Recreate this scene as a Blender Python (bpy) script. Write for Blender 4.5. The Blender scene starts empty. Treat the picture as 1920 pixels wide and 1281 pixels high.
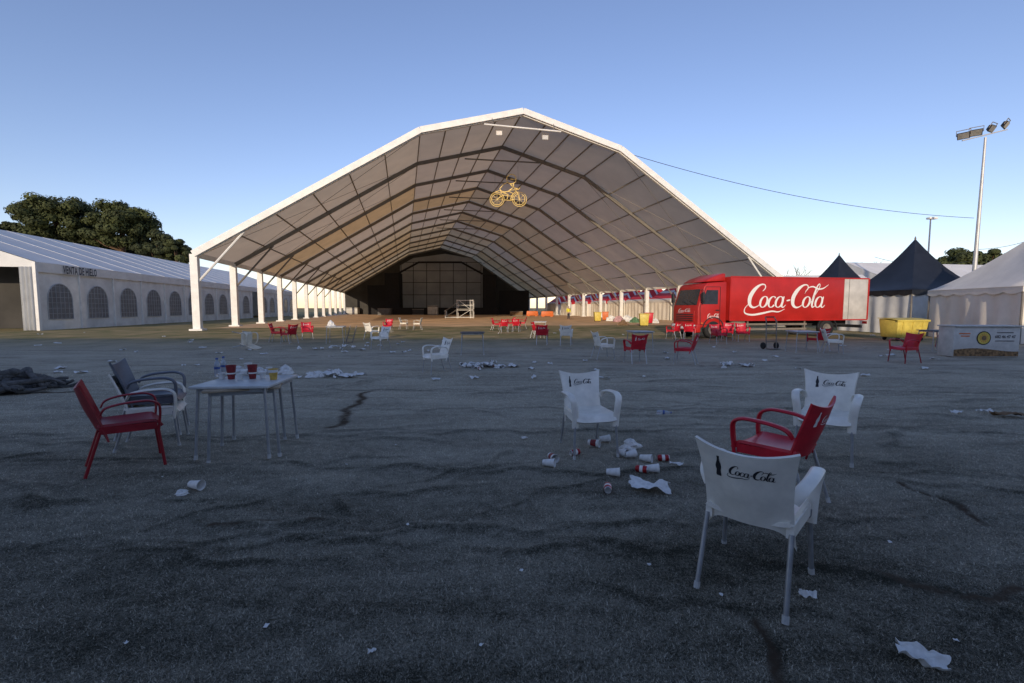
import bpy, bmesh, math, random
import numpy as np
from mathutils import Vector, Matrix, noise as mnoise
random.seed(7); rng=np.random.RandomState(5)
R=math.radians; PI=math.pi; cos=math.cos; sin=math.sin
SC=bpy.context.scene; COL=SC.collection
# ------------------------------------------------------------------ camera geometry
FP=853.0; CX=960; CY=640.5; HZ=577; H=1.55
PT=math.atan((CY-HZ)/FP)
CAM=Vector((0,0,H))
def ray(px,py):
    u=(px-CX)/FP; v=(CY-py)/FP
    return Vector((u, cos(PT)+v*sin(PT), -sin(PT)+v*cos(PT)))
def G(px,py,z=0):
    d=ray(px,py); t=(z-H)/d.z
    return Vector((d.x*t,d.y*t,z))
def D(px,py,Y):
    d=ray(px,py); t=Y/d.y
    return Vector((d.x*t,Y,H+d.z*t))
# ------------------------------------------------------------------ mesh builder
KIDS={}
def rootloc(o):
    while o.parent: o=o.parent
    return Vector(o.location)
class MB:
    def __init__(s,world=False): s.v=[]; s.f=[]; s.w=world
    def add(s,vs,fs):
        o=len(s.v); s.v+=[Vector(v) for v in vs]; s.f+=[tuple(i+o for i in f) for f in fs]; return s
    def box(s,c,d,rz=0,M=None):
        x,y,z=[k/2 for k in d]
        m=Matrix.Translation(Vector(c))@(M if M is not None else Matrix.Rotation(rz,4,'Z'))
        vs=[m@Vector((a*x,b*y,e*z)) for e in(-1,1) for b in(-1,1) for a in(-1,1)]
        return s.add(vs,[(0,2,3,1),(4,5,7,6),(0,1,5,4),(2,6,7,3),(0,4,6,2),(1,3,7,5)])
    def beam(s,a,b,w,h,side=None):
        a=Vector(a);b=Vector(b);t=(b-a).normalized()
        sd=Vector(side) if side is not None else t.cross(Vector((0,0,1)))
        if sd.length<1e-3: sd=Vector((1,0,0))
        sd.normalize(); up=sd.cross(t).normalized(); vs=[]
        for p in(a,b):
            for i,j in((-1,-1),(1,-1),(1,1),(-1,1)): vs.append(p+sd*(i*w/2)+up*(j*h/2))
        return s.add(vs,[(3,2,1,0),(4,5,6,7),(0,1,5,4),(1,2,6,5),(2,3,7,6),(3,0,4,7)])
    def tube(s,pts,r,n=8,closed=False,sec=None,side=None):
        pts=[Vector(p) for p in pts]; m=len(pts)
        rr=r if isinstance(r,(list,tuple)) else [r]*m
        vs=[];nv=None
        for i,p in enumerate(pts):
            if closed: t=pts[(i+1)%m]-pts[i-1]
            else: t=pts[min(i+1,m-1)]-pts[max(i-1,0)]
            if t.length<1e-9: t=Vector((0,0,1))
            t.normalize()
            if side is not None: nv=Vector(side)-t*t.dot(Vector(side))
            elif nv is None:
                nv=t.orthogonal()
            else: nv=nv-t*t.dot(nv)
            nv.normalize(); bv=t.cross(nv)
            for k in range(n):
                a=2*PI*k/n
                sa,sb=(rr[i],rr[i]) if sec is None else (sec[0]*rr[i],sec[1]*rr[i])
                vs.append(p+nv*(cos(a)*sa)+bv*(sin(a)*sb))
        fs=[]
        for i in range(m if closed else m-1):
            j=(i+1)%m
            for k in range(n):
                fs.append((i*n+k,i*n+(k+1)%n,j*n+(k+1)%n,j*n+k))
        if not closed:
            fs.append(tuple(range(n-1,-1,-1))); fs.append(tuple((m-1)*n+k for k in range(n)))
        return s.add(vs,fs)
    def lathe(s,prof,n=16,M=None,cap0=True,cap1=True):
        vs=[];m=len(prof); M=M if M is not None else Matrix.Identity(4)
        for r,z in prof:
            for k in range(n):
                a=2*PI*k/n; vs.append(M@Vector((r*cos(a),r*sin(a),z)))
        fs=[(i*n+k,i*n+(k+1)%n,(i+1)*n+(k+1)%n,(i+1)*n+k) for i in range(m-1) for k in range(n)]
        if cap0: fs.append(tuple(range(n-1,-1,-1)))
        if cap1: fs.append(tuple((m-1)*n+k for k in range(n)))
        return s.add(vs,fs)
    def surf(s,fn,nu,nv,th=0):
        P=[[Vector(fn(i/nu,j/nv)) for i in range(nu+1)] for j in range(nv+1)]
        W=nu+1
        if not th:
            return s.add([p for r in P for p in r],[(j*W+i,j*W+i+1,(j+1)*W+i+1,(j+1)*W+i) for j in range(nv) for i in range(nu)])
        top=[];bot=[]
        for j in range(nv+1):
            for i in range(nu+1):
                du=P[j][min(i+1,nu)]-P[j][max(i-1,0)]; dv=P[min(j+1,nv)][i]-P[max(j-1,0)][i]
                n=du.cross(dv); n=n.normalized() if n.length>1e-12 else Vector((0,0,1))
                top.append(P[j][i]+n*th/2); bot.append(P[j][i]-n*th/2)
        N=len(top); fs=[]
        for j in range(nv):
            for i in range(nu):
                a,b,c,d=j*W+i,j*W+i+1,(j+1)*W+i+1,(j+1)*W+i
                fs.append((a,b,c,d)); fs.append((N+d,N+c,N+b,N+a))
        bd=[i for i in range(nu)]+[j*W+nu for j in range(nv)]+[nv*W+i for i in range(nu,0,-1)]+[j*W for j in range(nv,0,-1)]
        for k in range(len(bd)):
            a=bd[k];b=bd[(k+1)%len(bd)]
            fs.append((a,N+a,N+b,b))
        return s.add(top+bot,fs)
    def prism(s,poly,y0,y1):      # poly in (x,z), extruded along y
        n=len(poly)
        vs=[(x,y0,z) for x,z in poly]+[(x,y1,z) for x,z in poly]
        fs=[tuple(range(n)),tuple(range(2*n-1,n-1,-1))]+[(i,n+i,n+(i+1)%n,(i+1)%n) for i in range(n)]
        return s.add(vs,fs)
    def poly(s,pts): return s.add(pts,[tuple(range(len(pts)))])
    def build(s,name,mat,parent=None,smooth=None,bevel=0,kind=None,recalc=True,loc=None):
        o3=Vector((0,0,0))
        if s.w and parent is not None: o3=rootloc(parent)
        if loc is not None: o3=Vector(loc)
        me=bpy.data.meshes.new(name); me.from_pydata([tuple(v-o3) for v in s.v],[],s.f)
        if recalc or bevel:
            bm=bmesh.new(); bm.from_mesh(me)
            bmesh.ops.recalc_face_normals(bm,faces=bm.faces)
            if bevel:
                es=[e for e in bm.edges if len(e.link_faces)==2 and e.calc_face_angle(0)>R(28)]
                try: bmesh.ops.bevel(bm,geom=es,offset=bevel,segments=2,affect='EDGES',profile=.5,clamp_overlap=True)
                except Exception as ex: print('bevel',ex)
            bm.to_mesh(me); bm.free()
        if smooth is None and bevel: smooth=35
        if smooth is not None:
            me.polygons.foreach_set('use_smooth',[True]*len(me.polygons))
            me.set_sharp_from_angle(angle=R(smooth))
        me.materials.append(mat); me.update()
        o=bpy.data.objects.new(name,me); COL.objects.link(o)
        if loc is not None: o.location=loc
        if parent is not None:
            o.parent=parent; KIDS.setdefault(parent.name,[]).append(o)
        if kind: o['kind']=kind
        return o
def tag(o,label,cat,group=None):
    o['label']=label; o['category']=cat
    if group: o['group']=group
    return o
def thing(name,label,cat,loc=(0,0,0),rz=0,group=None):
    o=bpy.data.objects.new(name,None); COL.objects.link(o); o.empty_display_size=.2
    o.location=loc; o.rotation_euler=(0,0,rz)
    return tag(o,label,cat,group)
def dupt(o,parent=None):
    c=o.copy(); COL.objects.link(c)
    if parent is not None:
        c.parent=parent; KIDS.setdefault(parent.name,[]).append(c)
    for ch in list(KIDS.get(o.name,[])): dupt(ch,c)
    return c
USED=set()
def inst(proto,loc,rot,label,group=None):
    if proto.name in USED: o=dupt(proto)
    else: o=proto
    USED.add(proto.name)
    o.location=loc; o.rotation_euler=rot if isinstance(rot,(tuple,list)) else (0,0,rot)
    o['label']=label
    if group: o['group']=group
    elif 'group' in o: del o['group']
    return o
def settle(o,ground=0.0):
    M=o.rotation_euler.to_matrix(); s=o.scale; lo=1e9
    def rec(x):
        nonlocal lo
        if x.type=='MESH':
            for v in x.data.vertices:
                z=(M@Vector((v.co.x*s.x,v.co.y*s.y,v.co.z*s.z))).z
                if z<lo: lo=z
        for c in KIDS.get(x.name,[]): rec(c)
    rec(o); o.location.z=ground-lo
# ------------------------------------------------------------------ materials
def nd(nt,t,**k):
    n=nt.nodes.new(t)
    for a,b in k.items(): setattr(n,a,b)
    return n
def mixc(nt,fac,a,b,bt='MIX'):
    m=nd(nt,'ShaderNodeMix',data_type='RGBA',blend_type=bt)
    for i,x in((0,fac),(6,a),(7,b)):
        if hasattr(x,'links') or hasattr(x,'is_linked'): nt.links.new(x,m.inputs[i])
        elif i==0: m.inputs[0].default_value=x
        else: m.inputs[i].default_value=(*x[:3],1)
    return m.outputs[2]
def noisen(nt,vec,scale,detail=5,rough=.55,dist=0):
    n=nd(nt,'ShaderNodeTexNoise'); n.inputs['Scale'].default_value=scale; n.inputs['Detail'].default_value=detail
    n.inputs['Roughness'].default_value=rough; n.inputs['Distortion'].default_value=dist
    nt.links.new(vec,n.inputs['Vector']); return n.outputs[0]
def mrange(nt,v,a,b,c=0,d=1):
    m=nd(nt,'ShaderNodeMapRange'); m.clamp=True
    nt.links.new(v,m.inputs[0])
    for i,x in zip((1,2,3,4),(a,b,c,d)): m.inputs[i].default_value=x
    return m.outputs[0]
def mth(nt,op,a,b=None):
    m=nd(nt,'ShaderNodeMath',operation=op)
    for i,x in((0,a),(1,b)):
        if x is None: continue
        if isinstance(x,(int,float)): m.inputs[i].default_value=x
        else: nt.links.new(x,m.inputs[i])
    return m.outputs[0]
def mat(name,col,rough=.6,metal=0,var=.18,scale=3.0,bump=0,bscale=40,trans=0,col2=None,stripes=None,spec=.4,glass=0):
    m=bpy.data.materials.new(name); m.use_nodes=True; nt=m.node_tree; b=nt.nodes['Principled BSDF']
    out=nt.nodes['Material Output']
    tc=nd(nt,'ShaderNodeTexCoord'); vec=tc.outputs['Object']
    n=noisen(nt,vec,scale,6,.6)
    f=mrange(nt,n,.32,.68)
    lo=[max(0,c*(1-var)) for c in col]; hi=[min(1,c*(1+var*.6)) for c in col] if col2 is None else col2
    c=mixc(nt,f,lo,hi)
    if stripes:
        sp=nd(nt,'ShaderNodeSeparateXYZ'); nt.links.new(vec,sp.inputs[0])
        s=mth(nt,'GREATER_THAN',mth(nt,'FRACT',mth(nt,'MULTIPLY',mth(nt,'ADD',sp.outputs[0],100.0),stripes[1])),.72)
        c=mixc(nt,s,c,stripes[0])
    nt.links.new(c,b.inputs['Base Color'])
    b.inputs['Roughness'].default_value=rough; b.inputs['Metallic'].default_value=metal
    b.inputs['Specular IOR Level'].default_value=spec
    if glass: b.inputs['Transmission Weight'].default_value=glass
    if bump:
        nb=noisen(nt,vec,bscale,4,.6); bp=nd(nt,'ShaderNodeBump'); bp.inputs['Strength'].default_value=bump; bp.inputs['Distance'].default_value=.02
        nt.links.new(nb,bp.inputs['Height']); nt.links.new(bp.outputs[0],b.inputs['Normal'])
    if trans:
        t=nd(nt,'ShaderNodeBsdfTranslucent'); nt.links.new(c,t.inputs[0])
        mx=nd(nt,'ShaderNodeMixShader'); mx.inputs[0].default_value=trans
        nt.links.new(b.outputs[0],mx.inputs[1]); nt.links.new(t.outputs[0],mx.inputs[2]); nt.links.new(mx.outputs[0],out.inputs[0])
    return m
M_ROOFS=[mat('tent_fabric_grey',(.66,.55,.42),.7,var=.08,scale=.6,trans=.42),
         mat('tent_fabric_cream',(.67,.53,.34),.7,var=.10,scale=.6,trans=.42),
         mat('tent_fabric_tan',(.64,.46,.25),.7,var=.12,scale=.6,trans=.42)]
M_WHITE=mat('white_fabric',(.74,.74,.72),.65,var=.1,scale=1.2,trans=.12,bump=.15,bscale=3)
M_CREAM=mat('cream_white_fabric',(.84,.78,.68),.65,var=.1,scale=1.2,trans=.12,bump=.15,bscale=3)
M_WALL=mat('white_wall_fabric',(.70,.70,.68),.65,var=.2,scale=.9,trans=.08,bump=.2,bscale=2.5)
M_ROOFW=mat('white_roof_fabric',(.78,.76,.73),.5,var=.10,scale=.5,trans=.1,bump=.1,bscale=1.5)
M_POST=mat('white_post_paint',(.74,.73,.70),.5,var=.12,scale=2)
M_RIB=mat('roof_rib_fabric',(.66,.65,.64),.5,var=.08,scale=2)
M_ALU=mat('aluminium',(.19,.175,.155),.65,.1,var=.15,scale=4)
M_ALUD=mat('dark_aluminium',(.22,.19,.155),.65,.1,var=.2,scale=3)
M_BLACK=mat('black_cloth',(.012,.012,.014),.85,var=.3,scale=2)
M_REAR=mat('dark_rear_fabric',(.055,.052,.048),.85,var=.3,scale=.4)
M_DARK=mat('dark_plastic',(.025,.026,.03),.55,var=.3,scale=5)
M_GREYW=mat('grey_backdrop',(.32,.34,.36),.8,var=.2,scale=.3)
M_BLKROOF=mat('black_roof_fabric',(.014,.016,.022),.4,var=.3,scale=1.5,bump=.1,bscale=3)
M_CHW=mat('white_chair_plastic',(.82,.78,.69),.38,var=.15,scale=7,bump=.04,bscale=120)
M_CHR=mat('red_chair_plastic',(.52,.012,.028),.38,var=.2,scale=7,bump=.04,bscale=120)
M_CHR2=mat('dull_red_chair_plastic',(.27,.012,.022),.4,var=.25,scale=7,bump=.04,bscale=120)
M_CHG=mat('grey_chair_plastic',(.13,.14,.165),.4,var=.2,scale=7,bump=.04,bscale=120)
M_CHC=mat('cream_chair_plastic',(.70,.63,.50),.42,var=.15,scale=7)
M_LEG=mat('leg_tube',(.38,.39,.40),.35,.5,var=.2,scale=12)
M_LEGR=mat('red_leg_tube',(.27,.012,.02),.4,var=.15,scale=12)
M_CAP=mat('foot_cap_plastic',(.5,.5,.48),.6,var=.2,scale=20)
M_LOGOB=mat('black_print',(.02,.02,.025),.5,var=.1,scale=20)
M_LOGOW=mat('white_print',(.78,.76,.72),.5,var=.08,scale=20)
M_COUNT=mat('counter_panel',(.53,.51,.47),.5,var=.15,scale=5)
M_TTOP=mat('table_top_laminate',(.47,.48,.47),.4,var=.2,scale=6)
M_TWOOD=mat('table_chipboard',(.38,.30,.21),.6,var=.25,scale=14)
M_TDARK=mat('dark_table_top',(.10,.10,.105),.5,var=.2,scale=8)
M_PAPER=mat('paper',(.72,.71,.68),.8,var=.18,scale=25)
M_CUPR=mat('red_cup',(.22,.022,.026),.45,var=.4,scale=40)
M_CUPW=mat('white_cup',(.72,.71,.68),.5,var=.15,scale=30)
M_BEER=mat('beer_cup',(.55,.36,.08),.3,var=.25,scale=30)
M_CAN=mat('red_can',(.36,.02,.025),.3,.4,var=.25,scale=25)
M_TIN=mat('bare_tin',(.6,.6,.6),.3,.8,var=.1,scale=20)
M_PET=mat('clear_bottle',(.62,.68,.74),.12,var=.1,scale=15,glass=.6)
M_BLUE=mat('blue_cap',(.04,.09,.28),.4,var=.1,scale=10)
M_TRED=mat('truck_red',(.44,.020,.016),.35,var=.18,scale=1.2)
M_TWHT=mat('truck_white',(.52,.50,.46),.5,var=.22,scale=1.5)
M_GLASS=mat('dark_glass',(.035,.04,.05),.08,var=.3,scale=3,spec=.7)
M_TYRE=mat('tyre_rubber',(.018,.018,.019),.8,var=.3,scale=12)
M_CHROME=mat('lamp_lens',(.7,.72,.72),.12,.3,var=.1,scale=8)
M_LENSD=mat('floodlight_glass',(.30,.29,.27),.2,.2,var=.3,scale=3)
M_YEL=mat('yellow_plastic',(.62,.48,.09),.45,var=.2,scale=4)
M_ORG=mat('orange_plastic',(.62,.15,.035),.5,var=.2,scale=5)
M_REDF=mat('red_stall_fabric',(.60,.025,.03),.6,var=.12,scale=1.5,stripes=((.72,.70,.68),.8),trans=.2)
M_GOLD=mat('yellow_rope_light',(.92,.70,.26),.45,var=.1,scale=8)
M_WIN=mat('window_film',(.16,.17,.185),.2,var=.2,scale=2)
M_BARS=mat('window_bars',(.40,.41,.42),.6,var=.1,scale=2)
M_NAVY=mat('navy_letters',(.008,.012,.035),.6,var=.1)
M_GALV=mat('galvanised_pole',(.42,.43,.44),.5,.3,var=.12,scale=2)
M_BARK=mat('bark',(.11,.07,.045),.9,var=.35,scale=5,bump=.5,bscale=12)
M_PINE=mat('pine_foliage',(.036,.052,.018),.8,var=.5,scale=.35,col2=(.078,.096,.030),trans=.15)
M_PINE2=mat('dark_pine_foliage',(.024,.037,.016),.8,var=.5,scale=.4,col2=(.050,.064,.024),trans=.12)
M_NET=mat('old_netting',(.12,.115,.11),.9,var=.5,scale=14,bump=.8,bscale=50)
M_SKIN=mat('skin',(.45,.28,.2),.6,var=.1)
M_HIVIS=mat('hivis_cloth',(.72,.68,.05),.7,var=.1)
M_TROUS=mat('dark_trousers',(.02,.025,.04),.8,var=.2)
M_HAIR=mat('dark_hair',(.02,.014,.01),.7,var=.2)
M_FOOD=mat('food_print',(.11,.05,.025),.45,var=.8,scale=14,col2=(.36,.21,.09))
M_PINK=mat('pink_bag',(.50,.30,.30),.5,var=.3,scale=6)
M_GREENB=mat('green_bag',(.10,.20,.10),.5,var=.3,scale=6)
M_BROWN=mat('brown_wood',(.20,.12,.06),.7,var=.3,scale=12)

# ------------------------------------------------------------------ world, sun, camera
SUN_EL=R(12); TS=Vector((-.20*cos(SUN_EL),-.98*cos(SUN_EL),sin(SUN_EL))).normalized()
w=bpy.data.worlds.new('World'); SC.world=w; w.use_nodes=True
nt=w.node_tree; sky=nd(nt,'ShaderNodeTexSky'); sky.sky_type='NISHITA'; sky.sun_disc=False
sky.sun_elevation=SUN_EL; sky.sun_rotation=math.atan2(TS.x,TS.y)
sky.air_density=1.0; sky.dust_density=.2; sky.ozone_density=2.5; sky.altitude=100
bg=nt.nodes['Background']; bg.inputs[1].default_value=.205
nt.links.new(mixc(nt,1.0,sky.outputs[0],(1.18,.97,1.04),'MULTIPLY'),bg.inputs[0])
sl=bpy.data.lights.new('Sun','SUN'); sl.energy=3.5; sl.angle=R(.5); sl.color=(1,.82,.60)
so=bpy.data.objects.new('Sun',sl); COL.objects.link(so); so.rotation_euler=(-TS).to_track_quat('-Z','Y').to_euler(); so.location=(-20,-40,30)
cd=bpy.data.cameras.new('Camera'); cd.sensor_width=36; cd.lens=36*FP/1920; cd.clip_start=.05; cd.clip_end=3000
co=bpy.data.objects.new('Camera',cd); COL.objects.link(co); co.location=CAM; co.rotation_euler=(PI/2-PT,0,0); SC.camera=co
SC.view_settings.view_transform='Standard'; SC.view_settings.look='None'; SC.view_settings.exposure=0

# ------------------------------------------------------------------ ground
waves=[(rng.uniform(-1.2,1.2),rng.uniform(.6,2.6),rng.uniform(0,6.3),rng.uniform(.002,.006)) for _ in range(10)]+\
      [(rng.uniform(-5,5),rng.uniform(4,12),rng.uniform(0,6.3),rng.uniform(.001,.003)) for _ in range(14)]
def gl(a,b,c,d): return (G(a,b),G(c,d))
WR=[(gl(380,972,660,985),.05,.05),(gl(660,985,980,1000),.04,.05),(gl(980,1010,1320,1030),.045,.06),(gl(610,930,680,955),.06,.07),
    (gl(20,935,200,940),.05,.07),(gl(0,862,100,848),.05,.08),(gl(60,765,190,742),.07,.1),(gl(1640,838,1700,800),.08,.09),
    (gl(830,905,985,830),.04,.06),(gl(640,826,870,824),.05,.06),(gl(1000,775,1400,782),.06,.1),(gl(880,740,1060,725),.08,.12),
    (gl(1650,1080,1920,1112),-.045,.05),(gl(1690,905,1850,985),-.045,.05),(gl(1392,1165,1490,1281),-.045,.04),(gl(1700,770,1900,790),.06,.1),
    (gl(580,740,760,700),.08,.15),(gl(0,905,120,945),.05,.07)]
for k in range(80):
    y=2.2+15*rng.rand()**1.2; x=rng.uniform(-1.25,1.25)*y; a=rng.normal(0,.3); L=rng.uniform(.25,1.3)*(.5+y*.14)
    WR.append(((Vector((x-L*cos(a),y-L*sin(a),0)),Vector((x+L*cos(a),y+L*sin(a),0))),rng.uniform(.015,.04),rng.uniform(.03,.06)*(1+y*.06)))
for k,(y,sl_) in enumerate(((3.1,.05),(4.3,-.04),(5.6,.06),(6.9,.02),(8.4,-.05),(10.2,.04),(12.2,.0),(14.5,-.03),(17,.04))):   # long seams between carpet strips
    WR.append(((Vector((-1.5*y,y-1.5*y*sl_,0)),Vector((1.5*y,y+1.5*y*sl_,0))),.03,.035*(1+y*.08)))
WR=[(pq,am*.55,wd*.85) for pq,am,wd in WR]
SOIL=[(gl(1650,1083,1760,1108),.045),(gl(1760,1108,1920,1106),.04),(gl(1700,908,1850,985),.035),(gl(1392,1165,1500,1300),.035),
      (gl(625,802,690,735),.09),(gl(400,974,560,976),.025),(gl(0,742,150,735),.09),(gl(560,975,700,985),.012)]
def segd(x,y,a,b,wob=.05):
    dx,dy=b.x-a.x,b.y-a.y; L2=dx*dx+dy*dy
    t=np.clip(((x-a.x)*dx+(y-a.y)*dy)/L2,0,1)
    L=math.sqrt(L2); nx,ny=-dy/L,dx/L
    off=wob*(np.sin(t*L*5.1+a.x*7)+.6*np.sin(t*L*11.3+a.y*9))
    ex=x-(a.x+t*dx+nx*off); ey=y-(a.y+t*dy+ny*off)
    return np.sqrt(ex*ex+ey*ey),t
def hgt(x,y):
    x=np.asarray(x,float); y=np.asarray(y,float)
    h=np.zeros(np.broadcast(x,y).shape)
    for a,b,c,d in waves: h=h+d*np.sin(a*x+b*y+c)
    for (p,q),am,wd in WR:
        d,t=segd(x,y,p,q); h=h+am*np.exp(-(d/wd)**2)*np.sin(np.clip(t,.0,1)*PI*.9+.15)
    fade=np.clip((19-y)/6,0,1)*np.clip((30-np.abs(x))/8,0,1)*np.clip((y+3)/3,0,1)
    return h*fade
def h1(p): return float(hgt(np.array([p.x]),np.array([p.y]))[0])
def soilat(X,Y):
    s=np.zeros(X.shape)
    for (a,b),wd in SOIL:
        d,t=segd(X,Y,a,b,.05); s=np.maximum(s,np.exp(-(d/wd)**2))
    return s
def foldat(X,Y):      # frost tone lowered on the near flank of each fold, raised on its crest
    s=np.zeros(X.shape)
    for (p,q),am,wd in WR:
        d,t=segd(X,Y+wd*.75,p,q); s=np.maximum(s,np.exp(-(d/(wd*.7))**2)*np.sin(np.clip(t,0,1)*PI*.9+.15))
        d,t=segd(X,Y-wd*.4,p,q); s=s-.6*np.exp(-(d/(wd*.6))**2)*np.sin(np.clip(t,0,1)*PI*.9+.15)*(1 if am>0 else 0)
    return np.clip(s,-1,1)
def axis_pts(lo,hi,f0,f1,st,g):
    a=list(np.arange(f0,f1,st)); s=st; x=a[-1]
    while x<hi: s*=g; x+=s; a.append(x)
    s=st; x=a[0]; b=[]
    while x>lo: s*=g; x-=s; b.append(x)
    return np.array(b[::-1]+a)
xs=axis_pts(-900,900,-5.5,5.5,.045,1.06); ys=axis_pts(-300,1500,1.2,8.5,.045,1.04)
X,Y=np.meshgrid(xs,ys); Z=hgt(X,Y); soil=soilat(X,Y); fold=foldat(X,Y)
V=np.stack([X,Y,Z],-1).reshape(-1,3); nx=len(xs); ny=len(ys)
ii=(np.arange(ny-1)[:,None]*nx+np.arange(nx-1)[None,:]).reshape(-1)
Fq=np.stack([ii,ii+1,ii+1+nx,ii+nx],-1)
me=bpy.data.meshes.new('ground'); me.from_pydata(V.tolist(),[],Fq.tolist())
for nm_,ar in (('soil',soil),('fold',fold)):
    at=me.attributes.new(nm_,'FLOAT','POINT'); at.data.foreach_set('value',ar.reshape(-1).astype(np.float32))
me.polygons.foreach_set('use_smooth',[True]*len(me.polygons))
def turf_mat(name,bias,frost,bump):
    gm=bpy.data.materials.new(name); gm.use_nodes=True; nt=gm.node_tree; b=nt.nodes['Principled BSDF']
    tc=nd(nt,'ShaderNodeTexCoord'); vec=tc.outputs['Object']
    mp=nd(nt,'ShaderNodeMapping'); nt.links.new(vec,mp.inputs[0]); mp.inputs['Scale'].default_value=(.35,1.6,1); mp.inputs['Rotation'].default_value=(0,0,.12)
    streak=noisen(nt,mp.outputs[0],1.3,7,.6,.6)
    patch=noisen(nt,vec,.55,6,.6,.4); med=noisen(nt,vec,9,5,.65); fine=noisen(nt,vec,70,4,.7); vfine=noisen(nt,vec,260,2,.6)
    sp=nd(nt,'ShaderNodeSeparateXYZ'); nt.links.new(vec,sp.inputs[0])
    dist=mrange(nt,sp.outputs[1],1.6,7,-.02+bias,.40+bias)  # foreground shade and vignette put into colour: frost tone drops toward the camera
    f=mth(nt,'ADD',mth(nt,'MULTIPLY',streak,.75),mth(nt,'MULTIPLY',patch,.45))
    f=mth(nt,'ADD',f,mth(nt,'MULTIPLY',mth(nt,'SUBTRACT',med,.5),.5))
    f=mth(nt,'ADD',f,mth(nt,'MULTIPLY',mth(nt,'SUBTRACT',fine,.5),1.0))
    f=mth(nt,'ADD',f,mth(nt,'MULTIPLY',mth(nt,'SUBTRACT',vfine,.5),1.1))
    f=mth(nt,'ADD',f,dist)
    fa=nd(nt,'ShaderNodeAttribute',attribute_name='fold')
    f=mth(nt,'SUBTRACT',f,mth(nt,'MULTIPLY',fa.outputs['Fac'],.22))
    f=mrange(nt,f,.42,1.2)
    c=mixc(nt,f,(.046,.044,.031),frost)
    far=mrange(nt,mth(nt,'ADD',sp.outputs[1],mth(nt,'MULTIPLY',streak,10.0)),21,29)
    turf=mixc(nt,mrange(nt,patch,.35,.65),(.16,.16,.065),(.40,.30,.16))
    c=mixc(nt,far,c,turf)
    sa=nd(nt,'ShaderNodeAttribute',attribute_name='soil')
    sf=mrange(nt,mth(nt,'ADD',sa.outputs['Fac'],mth(nt,'MULTIPLY',mth(nt,'SUBTRACT',med,.5),1.6)),.35,.95)
    c=mixc(nt,sf,c,(.085,.060,.040))
    nt.links.new(c,b.inputs['Base Color']); b.inputs['Roughness'].default_value=.9; b.inputs['Specular IOR Level'].default_value=.10
    if bump:
        bp=nd(nt,'ShaderNodeBump'); bp.inputs['Strength'].default_value=.9; bp.inputs['Distance'].default_value=.018
        nt.links.new(mth(nt,'ADD',mth(nt,'ADD',fine,mth(nt,'MULTIPLY',med,1.8)),mth(nt,'MULTIPLY',vfine,.6)),bp.inputs['Height']); nt.links.new(bp.outputs[0],b.inputs['Normal'])
    return gm
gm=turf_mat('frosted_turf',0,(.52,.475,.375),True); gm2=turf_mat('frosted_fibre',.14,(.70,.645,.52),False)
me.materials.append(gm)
go=bpy.data.objects.new('ground',me); COL.objects.link(go); go['kind']='structure'
# frosted fibres of the carpet, near part
N=170000
yy=1.25*(11/1.25)**rng.rand(N); xx=rng.uniform(-1.22,1.22,N)*yy
ok=soilat(xx,yy)<.35; xx=xx[ok]; yy=yy[ok]; N=len(xx)
zz=hgt(xx,yy); hh=rng.uniform(.005,.015,N)*(1+.03*yy); aa=rng.uniform(0,6.28,N); la_=rng.uniform(0,6.28,N); ln=hh*rng.uniform(.4,1.6,N); ww=rng.uniform(.0012,.0028,N)*(1+.18*yy)
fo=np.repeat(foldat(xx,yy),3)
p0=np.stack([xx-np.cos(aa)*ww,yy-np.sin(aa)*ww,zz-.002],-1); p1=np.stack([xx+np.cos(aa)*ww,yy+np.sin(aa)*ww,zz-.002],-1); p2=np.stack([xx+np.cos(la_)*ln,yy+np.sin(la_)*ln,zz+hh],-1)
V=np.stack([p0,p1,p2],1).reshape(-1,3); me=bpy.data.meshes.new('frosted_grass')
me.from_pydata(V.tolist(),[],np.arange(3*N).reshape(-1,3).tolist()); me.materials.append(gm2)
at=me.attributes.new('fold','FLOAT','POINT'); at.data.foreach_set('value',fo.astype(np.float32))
o=bpy.data.objects.new('frosted_grass',me); COL.objects.link(o); o['kind']='stuff'; tag(o,'short frosted fibres of the turf carpet in the foreground','grass')

# ------------------------------------------------------------------ big open tent
P0=G(369,620); ga=R(9.8); gd=Vector((cos(ga),sin(ga),0)); gn=Vector((-sin(ga),cos(ga),0))
ax=Vector((-.237,1,0)).normalized(); BAY=7.14; NB=11
def gp(px,py):
    d=ray(px,py); t=(P0-CAM).dot(gn)/d.dot(gn); q=CAM+d*t
    return ((q-P0).dot(gd),q.z)
PR=[gp(364,474),gp(788,243),gp(980,208),gp(1162,278),gp(1462,520)]
def tp(i,k,dz=0,frac=None):
    s,h=PR[k]
    if frac is not None:
        s2,h2=PR[k+1]; s+=(s2-s)*frac; h+=(h2-h)*frac
    q=P0+ax*(BAY*i)+gd*s; q.z=h+dz; return q
tent=thing('marquee_tent','huge open-fronted white tent with angular arched roof in the middle of the field','tent',(P0+gd*22+Vector((0,0,0))).to_tuple())
for i in range(NB):
    for k in range(4):
        mb=MB(True); sg=random.uniform(.05,.16)
        def fn(u,v,i=i,k=k,sg=sg):
            a=tp(i+u,k,0,v); a.z-=sg*sin(PI*u)*sin(PI*v); return a
        mb.surf(fn,6,8)
        r=random.random(); 
        mi=0 if i<2 else (0 if r<.5 else (1 if r<.8 else 2))
        if i>4: mi=random.choice([1,1,2,2,0])
        mb.build('roof_panel',M_ROOFS[mi],tent,smooth=60)
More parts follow.
